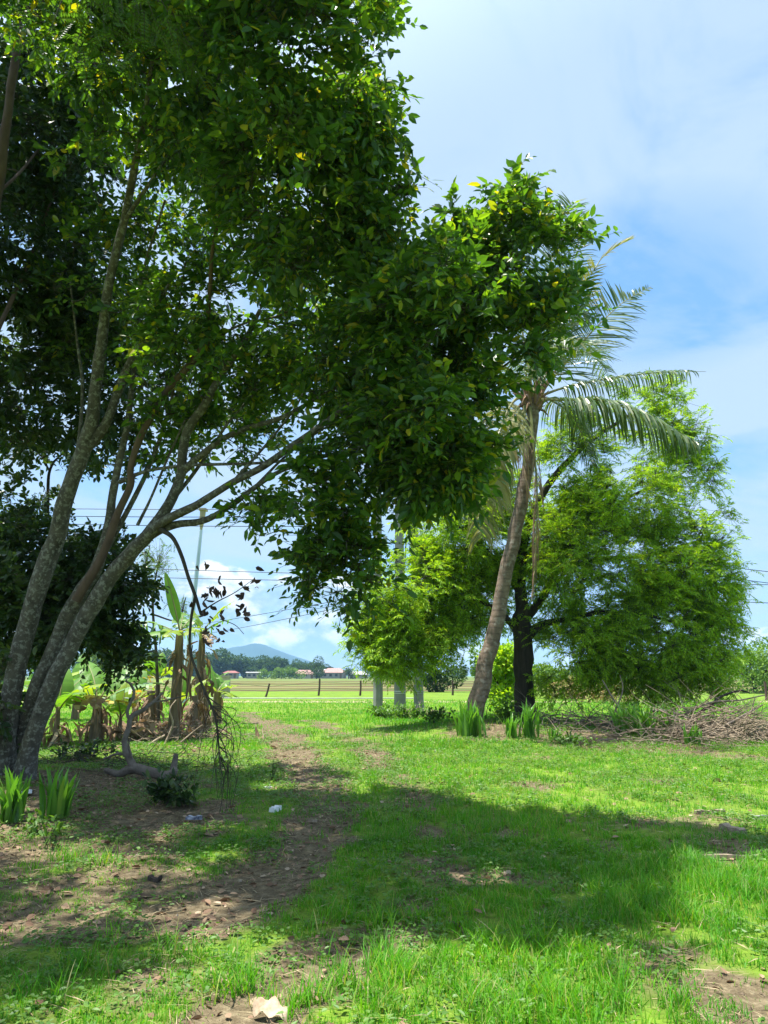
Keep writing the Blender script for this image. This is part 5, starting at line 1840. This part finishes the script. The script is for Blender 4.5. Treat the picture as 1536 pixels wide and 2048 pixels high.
def leafy(px, py, w, h, n, mat, lab, seed, ll=.07, name='low_plant'):
    g = np.random.default_rng(seed)
    b = G(px, py)
    t = thing(name, lab, 'plant', b)
    st = MB()
    lf = MB()
    ns = max(5, n // 14)
    a = g.uniform(0, 2 * PI, ns)
    e = b + np.stack([np.cos(a) * w * g.uniform(.1, .9, ns), np.sin(a) * w * .7 * g.uniform(.1, .9, ns), h * g.uniform(.3, 1, ns)], -1)
    sticks(st, np.repeat(b[None], ns, 0) + g.normal(0, w * .15, (ns, 3)) * [1, 1, 0] - [0, 0, .01], e, .005, .002, 4)
    k = g.integers(0, ns, n)
    f = g.uniform(.35, 1.0, n)[:, None]
    q = b * (1 - f) + e[k] * f + g.normal(0, .03, (n, 3))
    d = nrm(e[k] - b) * .4 + g.normal(0, .6, (n, 3))
    leaf6(lf, q, d, nrm(np.array([0, 0, 1.0]) + g.normal(0, .35, (n, 3))), ll * g.uniform(.7, 1.3, n), ll * .3 * g.uniform(.7, 1.3, n))
    st.build('stems', M['twig'], t)
    lf.build('leaves', M[mat], t)


leafy(335, 1605, .34, .30, 230, 'darkleaf', 'low dark green leafy plant in front of the crooked branch', 1, .085)
leafy(365, 1612, .22, .2, 90, 'darkleaf', 'small dark sprig right of the low leafy plant', 2, .08)
leafy(772, 1438, .7, .42, 420, 'weed', 'green weeds growing around the square pole foot', 3, .09)
leafy(820, 1440, .9, .40, 480, 'weed', 'green weeds between the two round pole feet', 4, .09)
leafy(870, 1445, .6, .3, 240, 'weed', 'low weeds right of the round poles', 5, .08)
leafy(75, 1668, .22, .2, 60, 'weed', 'small light green weed below the lily clumps', 6, .06)
leafy(108, 1690, .18, .18, 40, 'weed', 'yellow-green seedling in the bare soil below the dark lilies', 7, .06)
leafy(1145, 1490, .9, .22, 260, 'weed', 'low weeds in the shade under the feathery tree', 8, .07)
leafy(150, 1520, .9, .35, 260, 'darkleaf', 'dark weeds behind the lily clumps', 9, .08)
leafy(420, 1530, .6, .16, 160, 'weed', 'low green weeds beside the hanging branch tips', 10, .06)
leafy(1010, 1445, .5, .5, 300, 'weed', 'leafy weeds at the back of the dark trunk foot', 11, .08)
leafy(545, 1560, .08, .26, 16, 'weed', 'thin upright weed standing in the dirt track', 12, .05)

# ------------------------------------------------------------------ litter and small debris


def slab(px, py, l, w, h, az, mat, name, lab, cat, seed=0, bend=.0):
    b = G(px, py)
    g = np.random.default_rng(seed)
    mb = MB()
    n = 8
    t = np.linspace(-.5, .5, n)
    c_, s_ = math.cos(R(az)), math.sin(R(az))
    ww = w * (.7 + .5 * g.random(n)) * .5
    zz = h * (.6 + .5 * g.random(n)) + bend * (t * 2) ** 2
    V = []
    for k in range(n):
        for sx, z in ((-1, 0), (-.8, 1), (.8, 1), (1, 0)):
            x, y = t[k] * l, sx * ww[k]
            V.append(b + [x * c_ - y * s_, x * s_ + y * c_, (zz[k] if z else max(zz[k] - h, 0) - .004)])
    F = []
    for k in range(n - 1):
        for a in range(4):
            F.append([k * 4 + a, k * 4 + (a + 1) % 4, (k + 1) * 4 + (a + 1) % 4, (k + 1) * 4 + a])
    F += [[0, 1, 2, 3], [(n - 1) * 4 + 3, (n - 1) * 4 + 2, (n - 1) * 4 + 1, (n - 1) * 4]]
    o = mb.add(V, F).build(name, M[mat], origin=b)
    return tag(o, lab, cat)


slab(551, 1622, .16, .07, .05, 70, 'plastic', 'plastic_scrap', 'white plastic scrap lying in the dirt track', 'litter', 1)
slab(536, 1577, .10, .07, .025, 10, 'plastic', 'plastic_scrap', 'small white scrap on the shaded soil left of the track', 'litter', 2)
slab(675, 1581, .10, .03, .03, 5, 'dry_wood', 'wood_chip', 'pale chip at the edge of the track shadow', 'wood chip', 3)
slab(626, 1643, .09, .02, .02, -30, 'dry_wood', 'wood_chip', 'thin pale sliver in the track just right of the white scrap', 'wood chip', 4)
slab(388, 1638, .15, .05, .03, -8, 'plastic_dark', 'wrapper', 'dark blue and silver wrapper on the bare soil', 'litter', 5)
slab(52, 1586, .11, .07, .03, 30, 'plastic', 'plastic_scrap', 'white scrap between the two lily clumps', 'litter', 6)
slab(158, 1671, .08, .06, .02, 30, 'banana_pale', 'pale_leaf', 'pale green fallen leaf below the dark lily clump', 'leaf', 7)
slab(1466, 1664, .24, .10, .06, 110, 'dry_wood', 'wood_piece', 'weathered wedge of wood on the sunny grass at right', 'wood', 8)
slab(1490, 1716, .62, .045, .03, -3, 'dry_wood', 'plank', 'long thin pale plank in the grass at the right edge', 'plank', 9)
slab(1420, 1628, .30, .06, .04, 8, 'dry_wood', 'wood_piece', 'split pale stick in the bare patch right of the sunny grass', 'wood', 10)
slab(1525, 1638, .26, .05, .04, 12, 'concrete', 'stone', 'pale flat stone at the right edge of the bare patch', 'stone', 11)
slab(788, 1443, .5, .03, .03, 70, 'dry_wood', 'stick', 'pale stick leaning in the weeds before the poles', 'stick', 12)
slab(1190, 1728, .14, .05, .02, -5, 'banana_pale', 'pale_leaf', 'pale fallen leaf in the shaded grass', 'leaf', 13)
slab(1240, 1480, .7, .03, .03, -4, 'dry_wood', 'stick', 'pale stick lying below the shaded lilies', 'stick', 14)
slab(310, 1762, .09, .05, .02, -20, 'bark_dark', 'bark_piece', 'curled dark piece of bark on the shaded soil', 'bark', 15, .02)
slab(500, 1448, .4, .06, .03, 30, 'dry_wood', 'stick', 'pale stick across the far end of the track', 'stick', 16)
sn = MB()
b = G(900, 1860)
tube(sn, catmull([G(892, 1843), G(905, 1848) + [0, 0, .01], G(922, 1860) + [0, 0, .012], G(929, 1872)], 6), np.linspace(.008, .005, 19), 6)
tag(sn.build('twig', M['bark_red'], origin=b), 'short curved brown twig on the bare soil patch near the middle', 'twig')
# big dry leaf in the foreground
lb_ = G(540, 2028)
mb = MB()
for az, s in ((15, 1.0),):
    n = 12
    t = np.linspace(0, 1, n)
    path = lb_ + np.stack([(t - .5) * .15, (t - .5) * -.04, .018 + .016 * np.sin(t * PI * 1.2)], -1)
    wd = .034 * np.sin(PI * t ** .8) ** .7 + .002
    sd = np.array([.2, .97, 0])
    wv = .012 * np.sin(t * 14)
    V = np.concatenate([path + sd * wd[:, None] + np.stack([0 * t, 0 * t, .015 + wv], -1), path, path - sd * wd[:, None] + np.stack([0 * t, 0 * t, -.022 - wv], -1)])
    F = [[i, i + 1, n + i + 1, n + i] for i in range(n - 1)] + [[n + i, n + i + 1, 2 * n + i + 1, 2 * n + i] for i in range(n - 1)]
    mb.add(V, F)
tag(mb.build('dry_leaf', M['bigleaf'], origin=lb_, smooth=True), 'big pale dry leaf lying in the grass at the bottom of the picture', 'leaf')

# ------------------------------------------------------------------ grass, weeds, leaf litter (uncountable)


def scatter(n, y0, y1, k, g, pw=1.0):
    Y = np.sqrt(g.uniform(y0 * y0, y1 * y1, n))
    X = g.uniform(-k, k, n) * (Y + 1.0)
    return X, Y


def blades(mb, X, Y, ln, w, g, lean=.5, mi=0):
    n = len(X)
    Z = ground_at(X, Y) - .004
    a = g.uniform(0, 2 * PI, n)
    l1 = np.abs(g.normal(0, lean, n))
    h = np.stack([np.cos(a), np.sin(a), np.zeros(n)], -1)
    b = np.stack([X, Y, Z], -1)
    up = np.array([0, 0, 1.0])
    d1 = nrm(h * (l1 * .6)[:, None] + up)
    d2 = nrm(h * (l1 * 2.2 + .15)[:, None] + up * (1 - .35 * l1)[:, None])
    m = b + d1 * (ln * .55)[:, None]
    t = m + d2 * (ln * .5)[:, None]
    ta = a + PI / 2 + g.normal(0, .5, n)
    s = np.stack([np.cos(ta), np.sin(ta), np.zeros(n)], -1) * (w * .5)[:, None]
    V = np.stack([b - s, b + s, m + s * .85, m - s * .85, t], 1).reshape(-1, 3)
    o = np.arange(n)[:, None] * 5
    mb.add(V, o + np.array([[0, 1, 2, 3]]), mi)
    mb.c[-1] = (V, mb.c[-1][1], mi)
    mb.add(np.zeros((0, 3)), np.zeros((0, 3), int), mi)
    return V, o + np.array([[3, 2, 4]])


class GrassMB(MB):
    pass


def build_grass():
    g = np.random.default_rng(77)
    Vs, F4, F3 = [], [], []
    off = 0
    for (n, y0, y1, lmin, lmax, w, thr) in ((280000, 2.3, 7.0, .022, .075, .0046, 0), (260000, 6.5, 14, .03, .085, .0062, 0), (150000, 13, 24, .06, .13, .011, 0), (70000, 23, 36, .06, .14, .02, 0)):
        X, Y = scatter(n, y0, y1, .66, g)
        d = dirtness(X, Y)
        xy = np.stack([X, Y], -1)
        tuft = fbm(xy * 7.0, 61, 2)
        pr = np.clip(1.15 - 1.35 * d, .03, 1) * np.clip(.22 + 3.2 * (tuft - .38), .06, 1)
        k = g.random(n) < pr
        X, Y, d, tuft = X[k], Y[k], d[k], tuft[k]
        n = len(X)
        lu = lush(X, Y)
        ln = (lmin + (lmax - lmin) * g.random(n) ** 1.3) * (.55 + .9 * lu) * (.75 + .6 * tuft) * (1 - .4 * d)
        tmp = MB()
        V, f3 = blades(tmp, X, Y, ln, w * g.uniform(.6, 1.3, n), g, .75)
        Vs.append(V)
        F4.append(tmp.c[0][1] + off)
        F3.append(f3 + off)
        off += len(V)
    mb = MB()
    mb.c.append((np.concatenate(Vs), np.concatenate(F4), 0))
    # triangles share the same vertices: offset handled by an empty vertex chunk
    class _: pass
    V = mb.c[0][0]
    F4 = mb.c[0][1]
    F3 = np.concatenate(F3)
    me = bpy.data.meshes.new('grass')
    me.vertices.add(len(V))
    me.vertices.foreach_set('co', V.astype(np.float32).ravel())
    lo = np.concatenate([F4.ravel(), F3.ravel()]).astype(np.int32)
    me.loops.add(len(lo))
    me.loops.foreach_set('vertex_index', lo)
    st = np.concatenate([np.arange(len(F4)) * 4, len(F4) * 4 + np.arange(len(F3)) * 3]).astype(np.int32)
    me.polygons.add(len(st))
    me.polygons.foreach_set('loop_start', st)
    me.update(calc_edges=True)
    me.materials.append(M['grass'])
    o = bpy.data.objects.new('grass', me)
    COL.objects.link(o)
    tag(o, 'bright green grass covering the ground', 'grass', kind='stuff')


build_grass()


def build_tall():
    """long arching grass in tufts"""
    g = np.random.default_rng(78)
    mb = MB()
    cs = []
    for (px, py, r, n) in ((1290, 1770, .5, 26), (1400, 1770, .55, 26), (1330, 1830, .35, 16), (770, 1975, .3, 14), (1130, 2000, .45, 18), (1480, 1800, .4, 14), (650, 1990, .25, 7), (880, 1690, .6, 14), (1010, 1660, .6, 14),
                           (680, 1850, .2, 6), (770, 1850, .15, 5), (1040, 1880, .5, 12), (150, 1720, .4, 9), (1000, 2020, .3, 10), (560, 2000, .2, 5), (460, 1940, .4, 8), (250, 1930, .5, 8), (730, 1920, .25, 8)):
        c = G(px, py)
        for k in range(n):
            cs.append((c[0] + g.normal(0, r * .5), c[1] + g.normal(0, r * .5)))
    cs = np.array(cs)
    per = 26
    n = len(cs) * per
    X = np.repeat(cs[:, 0], per) + g.normal(0, .035, n)
    Y = np.repeat(cs[:, 1], per) + g.normal(0, .035, n)
    ln = g.uniform(.06, .20, n)
    a = g.uniform(0, 2 * PI, n)
    b = np.stack([X, Y, ground_at(X, Y) - .005], -1)
    h = np.stack([np.cos(a), np.sin(a), np.zeros(n)], -1)
    e0 = g.uniform(.08, .5, n)
    bend = g.uniform(.3, 1.4, n)
    m = 6
    p = b
    tn = np.stack([-np.sin(a), np.cos(a), np.zeros(n)], -1) * (g.uniform(.0016, .0034, n))[:, None]
    rows = []
    for k in range(m):
        f = k / (m - 1)
        wf = (1 - f ** 2.2) + .02
        rows += [p - tn * wf, p + tn * wf]
        e = e0 + bend * f
        p = p + (h * np.sin(e)[:, None] + np.array([0, 0, 1.0]) * np.cos(e)[:, None]) * (ln / (m - 1))[:, None]
    V = np.stack(rows, 1).reshape(-1, 3)
    f = np.array([[2 * k, 2 * k + 1, 2 * k + 3, 2 * k + 2] for k in range(m - 1)])
    F = (np.arange(n)[:, None, None] * (2 * m) + f[None]).reshape(-1, 4)
    o = mb.add(V, F).build('tall_grass', M['grass'])
    tag(o, 'longer arching grass growing in tufts in the foreground', 'grass', kind='stuff')
    # small broad-leaved ground cover
    wm = MB()
    X, Y = scatter(30000, 2.4, 16, .62, g)
    q = fbm(np.stack([X, Y], -1) * 1.4, 88, 3)
    k = (q > .44) & (dirtness(X, Y) < .75)
    X, Y = X[k], Y[k]
    n = len(X)
    reps = 5
    bx = np.repeat(np.stack([X, Y, ground_at(X, Y)], -1), reps, 0)
    n *= reps
    a = g.uniform(0, 2 * PI, n)
    d = np.stack([np.cos(a), np.sin(a), g.uniform(-.1, .6, n)], -1)
    leaf6(wm, bx + np.stack([g.normal(0, .02, n), g.normal(0, .02, n), g.uniform(.01, .06, n)], -1), d, nrm(np.array([0, 0, 1.0]) + g.normal(0, .3, (n, 3))), g.uniform(.018, .042, n), g.uniform(.006, .013, n))
    o = wm.build('ground_cover', M['weed'])
    tag(o, 'small broad-leaved weeds mixed into the grass', 'weeds', kind='stuff')
    # leaf litter
    lm = MB()
    X, Y = scatter(30000, 2.4, 14, .62, g)
    ban = np.exp(-(((X + 4.2) / 1.6) ** 2 + ((Y - 13.4) / 1.3) ** 2))
    k = g.random(len(X)) < np.clip(.05 + .8 * ban + .42 * dirtness(X, Y) * np.where(X < .12 * Y, 1.25, .45) * (1.0 - .5 * sstep(9, 13, Y)), 0, 1)
    X, Y = X[k], Y[k]
    n = len(X)
    a = g.uniform(0, 2 * PI, n)
    d = np.stack([np.cos(a), np.sin(a), g.normal(.05, .2, n)], -1)
    s = g.lognormal(0, .35, n)
    leaf6(lm, np.stack([X, Y, ground_at(X, Y) + g.uniform(.004, .02, n)], -1), d, nrm(np.array([0, 0, 1.0]) + g.normal(0, .45, (n, 3))), .042 * s, .013 * s, .22, .12)
    o = lm.build('leaf_litter', M['litter'])
    tag(o, 'dry brown fallen leaves scattered over soil and grass', 'leaves', kind='stuff')
    # crumbs of soil and small stones
    pm = MB()
    X, Y = scatter(26000, 2.4, 13, .62, g)
    k = g.random(len(X)) < np.clip(dirtness(X, Y) * 1.1 - .12, 0, 1)
    X, Y = X[k], Y[k]
    n = len(X)
    r = .004 + .010 * g.random(n) ** 4
    b = np.stack([X, Y, ground_at(X, Y) + r * .25], -1)
    ax = np.array([[1, 0, 0], [0, 1, 0], [-1, 0, 0], [0, -1, 0], [0, 0, 1], [0, 0, -1]], float)
    V = (b[:, None] + ax[None] * r[:, None, None] * g.uniform(.5, 1.3, (n, 6, 1)) + g.normal(0, .0015, (n, 6, 3))).reshape(-1, 3)
    f = np.array([[0, 1, 4], [1, 2, 4], [2, 3, 4], [3, 0, 4], [1, 0, 5], [2, 1, 5], [3, 2, 5], [0, 3, 5]])
    o = pm.add(V, (np.arange(n)[:, None, None] * 6 + f[None]).reshape(-1, 3)).build('pebbles', M['crumb'])
    tag(o, 'crumbs of soil and small stones on the bare ground', 'pebbles', kind='stuff')
    # straw and dead blades
    sm = MB()
    X, Y = scatter(80000, 2.4, 16, .62, g)
    dn = dirtness(X, Y)
    k = g.random(len(X)) < np.clip(.24 + .6 * dn, 0, 1)
    X, Y = X[k], Y[k]
    n = len(X)
    a = g.uniform(0, 2 * PI, n)
    d = np.stack([np.cos(a), np.sin(a), g.normal(.08, .18, n)], -1)
    leaf4(sm, np.stack([X, Y, ground_at(X, Y) + g.uniform(.004, .02, n)], -1), d, np.tile([0, 0, 1.0], (n, 1)) + g.normal(0, .3, (n, 3)), g.uniform(.05, .16, n), g.uniform(.0012, .003, n), .1)
    o = sm.build('straw', M['straw'])
    tag(o, 'dead straw coloured grass lying on the ground', 'straw', kind='stuff')


build_tall()

# ------------------------------------------------------------------ haze
hm, nt, N, L = new_mat('haze')
out = N('ShaderNodeOutputMaterial')
pv = N('ShaderNodeVolumePrincipled')
pv.inputs['Color'].default_value = (.36, .66, 1.0, 1)
pv.inputs['Density'].default_value = 2.1e-4
pv.inputs['Anisotropy'].default_value = .1
L(pv.outputs[0], out.inputs['Volume'])
mb = MB()
box(mb, (-6000, -150, -6), (6000, 3700, 150))
hz = mb.build('haze', hm)
tag(hz, 'thin blue haze over the plain', 'haze', kind='stuff')
